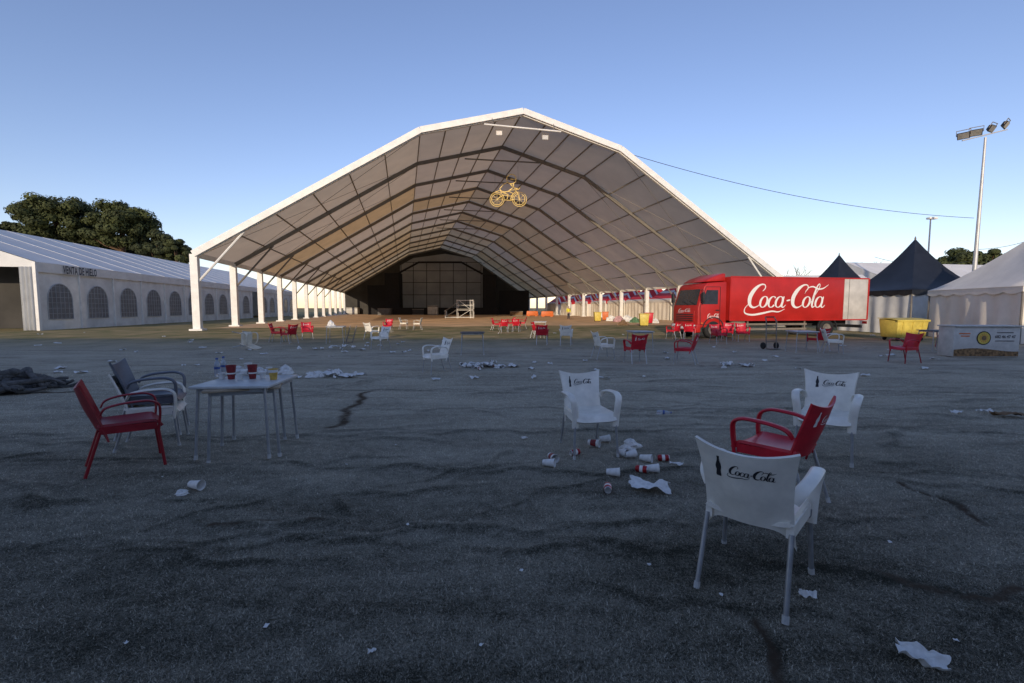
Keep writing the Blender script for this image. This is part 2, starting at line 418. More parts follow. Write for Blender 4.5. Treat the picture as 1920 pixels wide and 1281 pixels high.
for i in range(NB+1):
    mb=MB(True)
    for k in range(4):
        mb.beam(tp(i,k,-.24),tp(i,k+1,-.24),.18,.28,side=ax)
    mb.build('arch_beam',M_ALU if i else M_POST,tent)
    for k in (0,4):
        q=tp(i,k,0); a=q.copy(); a.z=0; c=q.copy(); c.z=q.z-.1
        mb=MB(True); mb.beam(a,c,.46,.36,side=gd); mb.box((a.x,a.y,.06),(.8,.7,.12),rz=ga); mb.build('post',M_POST,tent)
        if i<8:
            s=1 if k==0 else -1
            q2=tp(i,0,-.4,.21) if k==0 else tp(i,3,-.4,.79)
            st=q.copy(); st.z=q.z-1.9; st+=gd*(s*.2)
            MB(True).tube([st,q2],.075,6).build('brace',M_POST if i==0 else M_ALU,tent)
    if 0<i<7:
        a=tp(i,1,-.4,.55); c=tp(i,2,-.4,.45); z=min(a.z,c.z); a.z=c.z=z
        MB(True).tube([a,c],.06,6).build('tie_bar',M_ALU,tent)
fr=[(0,j/6) for j in range(1,6)]+[(1,0.0)]+[(1,j/4) for j in range(1,4)]+[(2,0.0)]+[(2,j/4) for j in range(1,4)]+[(3,0.0)]+[(3,j/6) for j in range(1,6)]
for k,f_ in fr:
    MB(True).beam(tp(0,k,-.11,f_),tp(NB,k,-.11,f_),.075,.09).build('purlin',M_ALUD,tent)
mb=MB(True)
for k in range(4): mb.beam(tp(-.03,k,-.10),tp(-.03,k+1,-.10),.14,.42,side=ax)
mb.build('gable_trim',M_POST,tent)
for sd in (0,4):
    MB(True).beam(tp(0,sd,-.12),tp(NB,sd,-.12),.25,.3).build('eave_beam',M_POST,tent)
mb=MB(True); mb.poly([tp(NB,k) for k in range(5)]+[Vector((*tp(NB,4).xy,0)),Vector((*tp(NB,0).xy,0))]); mb.build('rear_wall',M_REAR,tent,recalc=False)
for i in (0,1):
    for k in (0,3):
        MB(True).tube([tp(i,k,-.3,0),tp(i+1,k,-.3,1)],.016,4).build('wind_wire',M_ALUD,tent)
        MB(True).tube([tp(i+1,k,-.3,0),tp(i,k,-.3,1)],.016,4).build('wind_wire',M_ALUD,tent)
# floor of the tent
mb=MB(); pts=[]
nF=40
for j in range(nF+1): 
    q=P0+gd*(-.3+j/nF*(PR[4][0]+2))+ax*(4.0+2.2*mnoise.noise(Vector((j*.35,2,0)))+.8*mnoise.noise(Vector((j*1.3,5,0)))); pts.append((q.x,q.y,.006))
q=tp(NB,4); pts.append((q.x+1,q.y-.3,.006)); q=tp(NB,0); pts.append((q.x,q.y-.3,.006))
mb.poly(pts); 
M_FLOOR=mat('sandy_floor',(.68,.45,.25),.9,var=.3,scale=.35,bump=.5,bscale=3)
mb.build('tent_floor',M_FLOOR,kind='structure',recalc=False)

def gable_pt(px,py,off=.35): 
    d=ray(px,py); n=gn; t=(P0+ax*off-CAM).dot(n)/d.dot(n); return CAM+d*t
a=gable_pt(908,233,-.45); c=gable_pt(1052,247,-.45)
t=thing('lighting_bar','thin white bar fixed under the front peak of the big tent','bar',a.to_tuple())
MB(True).tube([a,c],.06,8).build('rail',M_POST,t)
for f_ in (.1,.9):
    q=a.lerp(c,f_); MB(True).tube([q,Vector((q.x,q.y,q.z+.5))],.025,5).build('hanger',M_ALU,t)
def flood(name,label,pos,yaw,tilt,size,group=None,parent=None):
    rt=Matrix.Translation(pos)@Matrix.Rotation(yaw,4,'Z')@Matrix.Rotation(tilt,4,'X')
    t=parent if parent is not None else thing(name,label,'floodlight',pos,0,group)
    def tf(m):
        m.v=[rt@v for v in m.v]; return m
    m=MB(True); m.add([(-size*.5,0,-size*.36),(size*.5,0,-size*.36),(size*.5,0,size*.36),(-size*.5,0,size*.36),(-size*.33,.34*size,-size*.2),(size*.33,.34*size,-size*.2),(size*.33,.34*size,size*.24),(-size*.33,.34*size,size*.24)],[(0,1,2,3),(4,7,6,5),(0,4,5,1),(1,5,6,2),(2,6,7,3),(3,7,4,0)])
    h=tf(m).build('lamp_housing' if parent is not None else 'housing',M_DARK if parent is not None else M_ALU,t,bevel=.03*size)
    m=MB(True); m.box((0,-.03*size,0),(size*.84,.05*size,size*.56)); tf(m).build('lens',M_LENSD if parent is not None else M_CHROME,h if parent is not None else t)
    m=MB(True); m.tube([(-size*.54,.1*size,0),(-size*.54,.12*size,size*.55),(size*.54,.12*size,size*.55),(size*.54,.1*size,0)],.025*size*1.6,5); tf(m).build('bracket',M_ALUD,h if parent is not None else t)
    return t
q=a.lerp(c,.19); q.z-=.52; flood('flood_light','left one of two square floodlights under the peak of the big tent',q,0,R(12),.5)
q=a.lerp(c,.79); q.z-=.52; flood('flood_light','right one of two square floodlights under the peak of the big tent',q,.1,R(12),.5)

# motorcycle rope-light figure
Yb=43.0
sc=Yb/FP
bc=D(953,360,Yb)
t=thing('light_figure','yellow rope-light outline of a rider on a motorcycle hanging under the tent roof','light decoration',bc.to_tuple())
def bp_(px,py): return D(px,py,Yb)
for cx in (932,974):
    mb=MB(True); cc=bp_(cx,374)
    for r_ in (13,10):
        mb.tube([cc+Vector((cos(a_)*r_*sc,0,sin(a_)*r_*sc)) for a_ in np.linspace(0,2*PI,22)[:-1]],.026,5,closed=True)
    wh=mb.build('wheel',M_GOLD,t)
    mb=MB(True)
    for a_ in range(8): mb.tube([cc,cc+Vector((cos(a_*PI/4)*10*sc,0,sin(a_*PI/4)*10*sc))],.012,4)
    mb.build('spokes',M_GOLD,wh)
def poly_l(lst,r=.028):
    mb=MB(True)
    for l in lst: mb.tube([bp_(*p) for p in l],r,5)
    return mb
poly_l([[(929,360),(938,357),(947,361),(956,357),(966,356),(970,361),(974,374)],[(932,374),(944,366),(958,368),(967,359)],[(946,375),(959,376),(963,368)],[(967,355),(972,356),(976,350)]]).build('motorcycle_frame',M_GOLD,t)
hel=[(959+9*cos(a_),336-9*sin(a_)) for a_ in np.linspace(0,2*PI,13)]
poly_l([hel,[(957,336),(968,337)],[(952,342),(944,346),(937,354),(940,361)],[(963,345),(963,351),(954,358)],[(957,346),(965,353),(971,354)],[(940,361),(954,359),(962,363),(957,374),(964,375)],[(944,362),(953,365),(951,373)]],.042).build('rider_outline',M_GOLD,t)
poly_l([[(928,360),(928,322)],[(972,346),(971,312)]],.010).build('hanging_wire',M_ALU,t)

# ------------------------------------------------------------------ stage at the far end
ys_=100.0
t=thing('concert_stage','black stage with dark towers and scaffolding at the far end of the big tent','stage',D(840,592,ys_).to_tuple()[:2]+(0,))
def wbox(mb,x0,y0,x1,y1,Yd,dp):
    a=D(x0,y1,Yd); b_=D(x1,y0,Yd); z0=max(a.z,.0)
    mb.box(((a.x+b_.x)/2,Yd+dp/2,(z0+b_.z)/2),(b_.x-a.x,dp,b_.z-z0)); return mb
wbox(MB(True),722,577,935,592,ys_-2,9).build('platform',M_BLACK,t)
pts=[D(px,py,ys_+6) for px,py in ((750,577),(905,577),(905,500),(885,485),(835,476),(775,484),(750,498))]
MB(True).poly(pts).build('backdrop',M_GREYW,t,recalc=False)
wbox(MB(True),690,535,722,592,ys_+1,1).build('side_drape',M_BLACK,t)
wbox(MB(True),936,545,992,592,ys_+1,1).build('side_drape',M_BLACK,t)
wbox(MB(True),722,512,748,577,ys_-1,3).build('speaker_tower',M_BLACK,t)
wbox(MB(True),905,515,931,577,ys_-1,3).build('speaker_tower',M_BLACK,t)
mb=MB(True)
for px in (752,775,800,825,850,875,902): mb.tube([D(px,577,ys_+2),D(px,492,ys_+2)],.09,4)
for py in (492,508,530,553): mb.tube([D(752,py,ys_+2),D(902,py,ys_+2)],.09,4)
mb.build('scaffold_grid',M_DARK,t)
mb=MB(True); mb.tube([D(748,512,ys_),D(785,492,ys_),D(865,492,ys_),D(905,514,ys_)],.22,6); mb.build('roof_truss',M_BLACK,t)

g=G(862,597); t=thing('mobile_scaffold','pale tubular scaffold platform with sloping stair in front of the stage','scaffold',g.to_tuple())
mb=MB()
for x in (-2,-.3,1.6,2):
    for y in (-.7,.7): mb.tube([(x,y,0),(x,y,2.7 if x>-1 else 1.2)],.04,5)
for z in (1.2,1.9,2.6):
    for y in (-.7,.7): mb.tube([(-.3,y,z),(2,y,z)],.035,5)
for y in (-.7,.7): mb.tube([(-2,y,.15),(2,y,.15)],.035,5)
mb.build('frame',M_POST,t)
MB().box((.9,0,1.35),(2.4,1.4,.1)).build('platform',M_ALU,t)
mb=MB()
for y in (-.6,.6): mb.tube([(-2.2,y,.1),(-.3,y,1.3)],.04,5); mb.tube([(-2.2,y,1.0),(-.3,y,2.3)],.035,5)
for k in range(6): mb.box((-2.1+k*.33,0,.2+k*.2),(.25,1.1,.04))
mb.build('stair',M_ALU,t)
mb=MB(); mb.tube([(0,-.72,.2),(1.6,-.72,1.2)],.03,5); mb.tube([(1.6,-.72,1.3),(.0,-.72,2.6)],.03,5); mb.build('brace',M_POST,t)

def crate(name,label,cat,pos,size,m,group=None,rz=0):
    t=thing(name,label,cat,pos,rz,group); x,y,z=size
    MB().box((0,0,z/2),(x,y,z)).build('body',m,t,bevel=.03)
    mb=MB()
    for zz_ in (.08*z,.92*z): mb.box((0,0,zz_),(x+.05,y+.05,.08*z+.02))
    mb.build('rim',M_ALU,t)
    return t
for i,(px,py,sz,m,lb) in enumerate([(662,589.5,(2.6,1.6,1.6),M_TWHT,'pale stack of flat panels by the far left tent posts'),
    (812,591,(2.0,1.4,2.0),M_TWHT,'pale equipment crate left of the scaffold before the stage'),
    (785,590.5,(2.4,1.4,1.3),M_DARK,'low dark equipment case before the stage'),
    (722,591,(2.6,1.5,1.4),M_TDARK,'dark equipment case at the foot of the left speaker tower'),
    (968,592.5,(2.4,1.2,.9),M_BROWN,'low brown case to the right of the stage')]):
    crate('equipment_case',lb,'case',G(px,py).to_tuple(),sz,m)

# ------------------------------------------------------------------ left long tent with arched windows
vl=-.1876; la=Vector((vl,1,0)).normalized(); lg=Vector((la.y,-la.x,0))
C0=G(75,620); LE=D(75,491,C0.y).z; LW=20.0; LR=LE+3.6; SPW=3.8; NW=16; LL=SPW*NW
t=thing('hall_tent','long white tent with arched windows along the left edge of the field','tent',C0.to_tuple())
def lp(s,wd,z): 
    q=C0+la*s-lg*wd; q.z=z; return q
def win_outline(s0,n=10):
    hw=1.12; zb=.75; zt=2.15; pts=[(s0-hw,zb),(s0+hw,zb)]
    for k in range(n+1):
        a=PI*k/n; pts.append((s0+hw*cos(a),zt+hw*.98*sin(a)))
    return pts
for i in range(NW):
    mb=MB(True)
    mb.surf(lambda u,v,i=i:lp((i+u)*SPW,.05*sin(u*PI*6)*sin(v*PI)*.6,v*(LE-.45)),12,4)
    door=i in (10,)
    if door:
        MB(True).surf(lambda u,v,i=i:lp((i+u*.2)*SPW,0,v*(LE-.45)),2,2).build('wall_panel',M_WALL,t)
        MB(True).surf(lambda u,v,i=i:lp((i+.8+u*.2)*SPW,0,v*(LE-.45)),2,2).build('wall_panel',M_WALL,t)
    else:
        mb.build('wall_panel',M_WALL,t,smooth=60)
        mb=MB(True); mb.poly([lp(s_,-.035,z_) for s_,z_ in win_outline((i+.5)*SPW)]); wn=mb.build('window',M_WIN,t,recalc=False)
        mb=MB(True); o_=win_outline((i+.5)*SPW); mb.tube([lp(s_,-.04,z_) for s_,z_ in o_],.035,4,closed=True)
        for k in range(1,6):
            x_=(i+.5)*SPW-1.12+k*2.24/6; dz=math.sqrt(max(0,1-((x_-(i+.5)*SPW)/1.12)**2))*1.1
            mb.beam(lp(x_,-.045,.75),lp(x_,-.045,2.15+dz),.025,.02)
        for k in range(7):
            z_=.75+.38*(k+1)
            hw=1.12 if z_<2.15 else 1.12*math.sqrt(max(0,1-((z_-2.15)/1.1)**2))
            if hw>.1: mb.beam(lp((i+.5)*SPW-hw,-.05,z_),lp((i+.5)*SPW+hw,-.05,z_),.02,.02)
        mb.build('glazing_bars',M_BARS,wn)
    mb=MB(True); mb.beam(lp(i*SPW,-.05,0),lp(i*SPW,-.05,LE-.4),.12,.1,side=la); mb.build('post',M_POST,t)
    mb=MB(True); mb.surf(lambda u,v,i=i:lp((i+u)*SPW,-.12+(LW/2+.12)*v,LE+(LR-LE)*v-.06*sin(PI*u)*sin(PI*v)),6,6); mb.build('roof_panel',M_ROOFW,t,smooth=60)
    if i: mb=MB(True); mb.beam(lp(i*SPW,-.14,LE+.0),lp(i*SPW,LW/2,LR+.0),.06,.025,side=la); mb.build('roof_rib',M_RIB,t)
MB(True).surf(lambda u,v:lp(LL*u,-.13-.03*sin(u*180),LE-.66+.66*v),120,1).build('valance',M_WHITE,t)
MB(True).surf(lambda u,v:lp(LL*u,LW/2+LW/2*v,LR+(LE-LR)*v),8,2).build('rear_roof_slope',M_ROOFW,t)
MB(True).surf(lambda u,v:lp(LL*u,LW,LE*v),4,2).build('rear_wall',M_WALL,t)
MB(True).poly([lp(LL,0,0),lp(LL,LW,0),lp(LL,LW,LE),lp(LL,LW/2,LR),lp(LL,0,LE)]).build('end_wall',M_WALL,t,recalc=False)
MB(True).poly([lp(0,0,LE-.35),lp(0,0,LE),lp(0,LW/2,LR),lp(0,LW,LE),lp(0,LW,LE-.35)]).build('gable_panel',M_WHITE,t,recalc=False)
MB(True).poly([lp(4,.15,0),lp(4,LW-.2,0),lp(4,LW-.2,LE),lp(4,.15,LE)]).build('interior_shade_panel',M_REAR,t,recalc=False)  # dark sheet added inside the open end to imitate interior shade
MB(True).surf(lambda u,v:lp(-.06+.12*sin(u*PI*7),.05+.85*u,(LE-.35)*v+.02),28,4).build('curtain',M_WHITE,t,smooth=60)
MB(True).beam(lp(-.02,0,0),lp(-.02,0,LE),.22,.18).build('corner_post',M_POST,t)
def text_pts(txt,off=0,sp=1.0):
    cu=bpy.data.curves.new('lettering','FONT'); cu.body=txt; cu.resolution_u=2; cu.offset=off; cu.space_character=sp
    o=bpy.data.objects.new('lettering_tmp',cu); COL.objects.link(o); bpy.context.view_layer.update()
    m=bpy.data.meshes.new_from_object(o.evaluated_get(bpy.context.evaluated_depsgraph_get()))
    vs=[v.co.copy() for v in m.vertices]; fs=[tuple(p.vertices) for p in m.polygons]
    bpy.data.objects.remove(o); bpy.data.meshes.remove(m); bpy.data.curves.remove(cu)
    return vs,fs
vs,fs=text_pts('VENTA DE HIELO',.018,1.12); x1=max(v.x for v in vs)
def lettering(vs,fs,fn,name,m,parent,world=True):
    mb=MB(world); mb.add([fn(v.x,v.y) for v in vs],fs); return mb.build(name,m,parent,recalc=False)
sg0=(1/(800-122)-1/(800-75))/(1/(800-75))*C0.y; sg1=(1/(800-185)-1/(800-75))/(1/(800-75))*C0.y
lettering(vs,fs,lambda x,y:lp(sg0+(sg1-sg0)*x/x1,-.195,LE-.61+.78*y),'lettering',M_NAVY,t)

def hall(label,c,ang,L,W,eave,ridge,m=M_ROOFW,cat='tent'):
    t=thing('hall_tent',label,cat,(c[0],c[1],0),ang)
    for s in (-1,1):
        MB().surf(lambda u,v:((u-.5)*L,s*(W/2+.15)*(1-v),eave+(ridge-eave)*v-.1*abs(sin(u*PI*8))*sin(PI*v)),48,5).build('roof_slope',m,t,smooth=50)
        MB().surf(lambda u,v:((u-.5)*L,s*W/2,eave*v),4,2).build('wall',M_WALL,t)
        MB().poly([(s*L/2,-W/2,0),(s*L/2,W/2,0),(s*L/2,W/2,eave),(s*L/2,0,ridge),(s*L/2,-W/2,eave)]).build('end_wall',M_WALL,t,recalc=False)
    return t
hall('unseen long white tent added behind the viewpoint to shade the foreground',(0,-14),0,150,15,4.6,8.0)  # unseen shade caster, added and sized to keep sun off the foreground
hall('distant white tent roof behind the floodlight pole on the right',(58,62),R(10),30,14,4.2,7.4)
hall('distant low white tent just above the front of the truck box',(33,52),R(-10),12,9,3.2,5.2)

# ------------------------------------------------------------------ pagoda tents
def pagoda(label,c,size,eave,apex,rz,roofm,wallm,walls=(1,1,1,1),group=None,pw=1.7):
    t=thing('pagoda_tent',label,'tent',(c[0],c[1],0),rz,group); h=size/2
    corners=[(-h,-h),(h,-h),(h,h),(-h,h)]
    vs=[];fs=[];NL=10;NE=8;n=4*NE
    for l in range(NL+1):
        v=l/NL; f_=(1-v)*1.02+.012
        for s in range(4):
            a=corners[s];b_=corners[(s+1)%4]
            for k in range(NE):
                u=k/NE; sag=.06*size*sin(PI*u)*(v*(1-v))
                x=(a[0]+(b_[0]-a[0])*u)*f_; y=(a[1]+(b_[1]-a[1])*u)*f_
                vs.append((x,y,eave+(apex-eave)*v**pw-sag))
    for l in range(NL):
        for k in range(n): fs.append((l*n+k,l*n+(k+1)%n,(l+1)*n+(k+1)%n,(l+1)*n+k))
    MB().add(vs,fs).build('roof',roofm,t,smooth=40)
    mb=MB(); vv=[];ff=[];m=4*24
    for k in range(m):
        s=k//24; u=(k%24)/24; a=corners[s];b_=corners[(s+1)%4]
        x=(a[0]+(b_[0]-a[0])*u)*1.022; y=(a[1]+(b_[1]-a[1])*u)*1.022
        vv.append((x,y,eave+.02)); vv.append((x*1.004,y*1.004,eave-.22-.1*abs(sin(u*PI*6))))
    for k in range(m): ff.append((2*k,2*((k+1)%m),2*((k+1)%m)+1,2*k+1))
    mb.add(vv,ff).build('valance',roofm,t)
    for s in range(4):
        a=Vector((*corners[s],0));b_=Vector((*corners[(s+1)%4],0))
        MB().tube([a,a+Vector((0,0,eave))],.05,6).build('pole',M_ALU,t)
        if walls[s]:
            nrm=(b_-a).cross(Vector((0,0,1))).normalized()
            ph=random.random()*6
            MB().surf(lambda u,v:a.lerp(b_,u)+nrm*(.045*sin(u*36+ph)*(1-.5*v)+.03*sin(u*11+v*3))+Vector((0,0,.02+v*(eave-.05))),64,5).build('wall',wallm,t,smooth=70)
    MB().lathe([(.05,apex-.15),(.05,apex+.1),(.02,apex+.2)],6).build('finial',M_ALU,t)
    return t
c=D(1710,545,28.6); pagoda('black peaked tent with white walls behind the rear of the truck',(c.x,c.y),5.2,2.55,5.75,R(4),M_BLKROOF,M_WALL)
c=D(1570,545,40); pagoda('smaller black peaked tent roof showing above the truck box',(c.x,c.y),5.2,2.7,6.1,R(10),M_BLKROOF,M_WALL)
pagoda('white peaked tent at the right edge with pleated walls and scalloped valance',(24.6,21.4),5.4,2.45,5.1,R(-10),M_CREAM,M_CREAM,pw=1.25)
rowp=tp(0,4)
for i,dd in enumerate((14,20,26,32,38.5,46,54,63)):
    q=rowp+ax*dd+gd*3.4
    pagoda('red and white striped stall tent in the row beyond the right tent posts',(q.x,q.y),5.4,2.5,4.9,R(13),M_REDF,M_CREAM,group='striped stall tents beyond the big tent',pw=1.1)

# ------------------------------------------------------------------ truck
def ell(cx,cy,rx,ry,a0,a1,n=14,closed=False):
    return [(cx+rx*cos(R(a0+(a1-a0)*k/n)),cy+ry*sin(R(a0+(a1-a0)*k/n)),.06+.16*abs(cos(R(a0+(a1-a0)*k/n)))**1.3) for k in range(n+1)]
def sh(l,dx): return [(x+dx,y,w_) for x,y,w_ in l]
gC=[(1.32,1.42,.05),(1.5,1.7,.10),(1.36,1.98,.10),(.95,1.97,.16),(.5,1.55,.34),(.26,.92,.40),(.4,.3,.32),(.8,.02,.17),(1.2,.12,.08),(1.5,.45,.04)]
gst=[(.72,.98,.1),(.70,.5,.2),(.74,.12,.16),(.92,.04,.09),(1.1,.25,.04)]
gl_=[(-.05,.3,.04),(.25,1.1,.06),(.5,1.8,.08),(.42,2.1,.09),(.25,1.9,.13),(.17,1.2,.22),(.17,.4,.22),(.3,.05,.15),(.52,.15,.05)]
STR=[gC,sh(ell(.38,.5,.33,.47,0,360),1.33),sh(ell(.38,.5,.33,.47,45,325),2.15),sh(ell(.38,.5,.33,.47,0,360),2.85),sh(gst,2.85),
     [(3.92,.6,.08),(4.1,.64,.15),(4.28,.68,.08)],sh(gC,4.25),sh(ell(.38,.5,.33,.47,0,360),5.58),sh(gl_,6.4),sh(ell(.38,.5,.33,.47,0,360),6.85),sh(gst,6.85),
     [(.3,.35,.04),(.02,-.08,.08),(.18,-.48,.13),(.9,-.62,.17),(1.8,-.5,.18),(2.7,-.32,.14),(3.4,-.36,.10),(3.95,-.12,.03)],
     [(5.55,1.25,.03),(5.75,1.72,.08),(6.2,1.86,.13),(6.8,1.66,.15),(7.3,1.72,.11),(7.75,2.05,.03)]]
def catmull(P,n=5):
    out=[]
    for i in range(len(P)-1):
        p0=P[max(i-1,0)];p1=P[i];p2=P[i+1];p3=P[min(i+2,len(P)-1)]
        for k in range(n):
            t_=k/n
            out.append(tuple(.5*((2*p1[j])+(-p0[j]+p2[j])*t_+(2*p0[j]-5*p1[j]+4*p2[j]-p3[j])*t_*t_+(-p0[j]+3*p1[j]-3*p2[j]+p3[j])*t_**3) for j in range(3)))
    out.append(P[-1]); return out
def script_mesh(fn,n=5,bold=1.0,world=False):
    mb=MB(world)
    for si,S_ in enumerate(STR):
        P=catmull([(x+.26*y,y,w_) for x,y,w_ in S_],n); vs=[]
        for i,(x,y,w_) in enumerate(P):
            a=P[max(i-1,0)];b_=P[min(i+1,len(P)-1)]; tx,ty=b_[0]-a[0],b_[1]-a[1]; l=math.hypot(tx,ty) or 1
            nx_,ny_=-ty/l,tx/l; h=max(.02,w_)*.5*bold
            vs.append(fn(x+nx_*h,y+ny_*h,si)); vs.append(fn(x-nx_*h,y-ny_*h,si))
        mb.add(vs,[(2*i,2*i+1,2*i+3,2*i+2) for i in range(len(P)-1)])
    return mb
P1=Vector((9.2,22.5,0)); P2=Vector((19.1,24.5,0)); tr=math.atan2(P2.y-P1.y,P2.x-P1.x); TL=(P2-P1).length
t=thing('box_truck','red drinks delivery box truck with white script lettering and white rear section','truck',P1.to_tuple(),tr)
cab=[(0.02,.55),(0,.75),(0,1.55),(.32,2.62),(.5,2.78),(1.58,2.86),(1.6,.6),(1.45,.55)]
cb=MB().prism(cab,.03,2.3).build('cab',M_TRED,t,bevel=.08)
MB().prism([(.42,2.83),(.8,3.05),(1.45,3.27),(1.6,3.27),(1.6,2.88)],.2,2.15).build('roof_deflector',M_TRED,t,bevel=.06)
nrm=Vector((-(2.62-1.55),0,.32)).normalized()
def wsp(y,k): 
    q=Vector((0,y,1.55)).lerp(Vector((.32,y,2.62)),k)+nrm*.012; return q
MB().poly([wsp(.2,.12),wsp(2.13,.12),wsp(2.06,.86),wsp(.27,.86)]).build('windscreen',M_GLASS,t,recalc=False)
mb=MB(); mb.beam(wsp(.9,.13)+nrm*.02,wsp(1.5,.32)+nrm*.02,.03,.02); mb.beam(wsp(.3,.13)+nrm*.02,wsp(.85,.3)+nrm*.02,.03,.02); mb.build('wiper',M_DARK,t)
MB().poly([(.2,.022,1.72),(1.08,.022,1.72),(1.08,.022,2.42),(.44,.022,2.42)]).build('side_window',M_GLASS,t,recalc=False)
dr=MB(); 
for a,b_ in (((.14,.02,.72),(1.2,.02,.72)),((1.2,.02,.72),(1.2,.02,2.58)),((1.2,.02,2.58),(.4,.02,2.58)),((.14,.02,.72),(.1,.02,1.58)),((.1,.02,1.58),(.4,.02,2.58))): dr.beam(a,b_,.02,.02)
d_=dr.build('door',M_DARK,t)
MB().box((1.05,.005,1.42),(.18,.04,.05)).build('handle',M_DARK,d_)
MB().box((-.012,1.16,1.12),(.03,1.7,.55)).build('grille',M_TRED,t,bevel=.01)
mb=MB()
for k in range(4): mb.box((-.035,1.16,.90+k*.10),(.02,1.5,.05))
mb.build('grille_slats',M_DARK,t)
MB().box((.03,1.16,.52),(.24,2.36,.42)).build('bumper',M_TRED,t,bevel=.05)
MB().box((-.095,1.16,.36),(.02,1.3,.12)).build('air_intake',M_DARK,t)
for y in (.3,2.02): MB().box((-.1,y,.6),(.04,.4,.2)).build('headlight',M_CHROME,t,bevel=.015)
for y in (.32,2.0): MB().box((-.1,y,.4),(.03,.24,.09)).build('fog_lamp',M_CHROME,t)
MB().box((-.1,1.16,.53),(.02,.5,.11)).build('number_plate',M_PAPER,t)
MB().box((.22,.022,.78),(.1,.02,.06)).build('turn_signal',M_ORG,t)
for y in (-.2,2.5):
    yy_=.05 if y<0 else 2.28
    mm=MB().box((.1,y,2.05),(.1,.22,.5)).build('mirror',M_DARK,t,bevel=.03)
    MB().tube([(.2,yy_,2.45),(.12,y,2.4),(.12,y,1.75),(.2,yy_,1.7)],.018,5).build('mirror_arm',M_DARK,mm)
script_mesh(lambda x,y,k:Vector((.5+x*.082,.016-.0006*k,1.05+y*.1)),3).build('lettering',M_LOGOW,d_,recalc=False)
script_mesh(lambda x,y,k:Vector((-.03-.0006*k,1.75-x*.14,1.33+y*.085)),3).build('lettering',M_LOGOW,t,recalc=False)
cbx=MB().box(((1.72+8.55)/2,1.2,2.0),(8.55-1.72,2.4,2.2)).build('cargo_box',M_TRED,t,bevel=.03)
MB().box(((8.56+TL)/2,1.2,2.0),(TL-8.56,2.4,2.19)).build('rear_section',M_TWHT,t,bevel=.03)
mb=MB()
for z in (.91,3.09): mb.box(((1.72+TL)/2,-.012,z),(TL-1.74,.03,.06))
for s in (1.74,TL-.02): mb.box((s,-.016,2.0),(.07,.03,2.14))
mb.build('box_trim',M_TRED,cbx)
mb=MB()
for s in (8.85,): mb.box((s,-.005,2.0),(.012,.012,2.1))
mb.build('panel_joint',M_DARK,cbx)
SCL=4.95/8.3
script_mesh(lambda x,y,k:Vector((2.58+x*SCL,-.006-.0012*k,1.55+y*SCL*.98)),7,.92).build('lettering',M_LOGOW,cbx,recalc=False)
MB().box((5.6,1.2,.72),(7.9,.9,.28)).build('chassis',M_DARK,t)
mb=MB()
for z in (.45,.7): mb.box((4.6,.12,z),(3.6,.04,.1))
for s in (2.9,4.6,6.3): mb.box((s,.14,.62),(.06,.05,.55))
mb.build('side_guard',M_ALUD,t)
MB().box((2.35,.35,.62),(.8,.5,.5)).build('fuel_tank',M_ALUD,t,bevel=.06)
MB().box((TL-.3,1.2,.55),(.12,2.3,.16)).build('rear_bumper',M_DARK,t)
for s in (.86,7.6):
    for y in (.16,2.2):
        Mx=Matrix.Translation((s,y,.46))@Matrix.Rotation(PI/2,4,'X')
        wh=MB().lathe([(.26,-.13),(.40,-.14),(.45,-.10),(.46,0),(.45,.10),(.40,.14),(.26,.13)],24,Mx,False,False).build('wheel',M_TYRE,t,smooth=50)
        MB().lathe([(.27,-.1),(.27,.11),(.2,.09),(.12,.05),(.1,.12),(.02,.13)],20,Mx).build('rim',M_ALU,wh,smooth=40)
    mb=MB(); pts=[(s+.58*cos(a),.035,.5+.56*sin(a)) for a in np.linspace(0,PI,14)]
    for a,b_ in zip(pts,pts[1:]): mb.beam(a,b_,.06,.05)
    mb.build('wheel_arch',M_DARK,t)
for y in (.15,2.2): MB().box((TL+.02,y,.75),(.03,.25,.14)).build('tail_light',M_CAN,t)

for k in range(5):
    q=D(1640,600,36); o=thing('drinks_crate','red plastic drinks crate in the stack behind the tail of the truck','crate',(q.x,q.y,.02+k*.4),random.uniform(-.12,.12),'red crates stacked behind the truck')
    mb=MB(); 
    for sx in (-1,1):
        mb.box((sx*.38,0,.19),(.03,.42,.32)); mb.box((0,sx*.195,.19),(.73,.03,.32))
    mb.build('crate_side',M_CHR,o); MB().box((0,0,.02),(.73,.36,.03)).build('crate_bottom',M_CHR,o)

# ------------------------------------------------------------------ floodlight pole and street lamp, cables
pb=D(1826,520,40); pt=D(1843,258,40); 
t=thing('floodlight_pole','tall grey pole carrying four floodlights at the right of the field','floodlight pole',(pb.x,pb.y,0))
MB(True).tube([(pb.x,pb.y,0),(pb.x,pb.y,4),(pb.x+.1,pb.y,pt.z)],[.2,.17,.09],10).build('pole',M_GALV,t)
a=D(1806,264,40); c=D(1884,243,40); a.x-=.3
dx=pb.x+.1-D(1843,258,40).x
a.x+=dx; c.x+=dx
MB(True).beam(a,c,.09,.09).build('crossbar',M_GALV,t)
for k,f_ in enumerate((.02,.3,.66,.97)):
    q=a.lerp(c,f_); q.z+=.38; flood('', '', q, R((-50,-40,25,35)[k]), R(32), .82, parent=t)
q=D(1745,410,46); g0=(q.x,q.y,0)
t=thing('street_lamp','slim street lamp with one head standing left of the floodlight pole','street lamp',g0)
MB(True).tube([(q.x,q.y,0),(q.x,q.y,q.z-.1)],[.1,.06],8).build('pole',M_GALV,t)
MB(True).box((q.x,q.y-.15,q.z),(.85,.45,.2)).build('lamp_head',M_POST,t,bevel=.06)
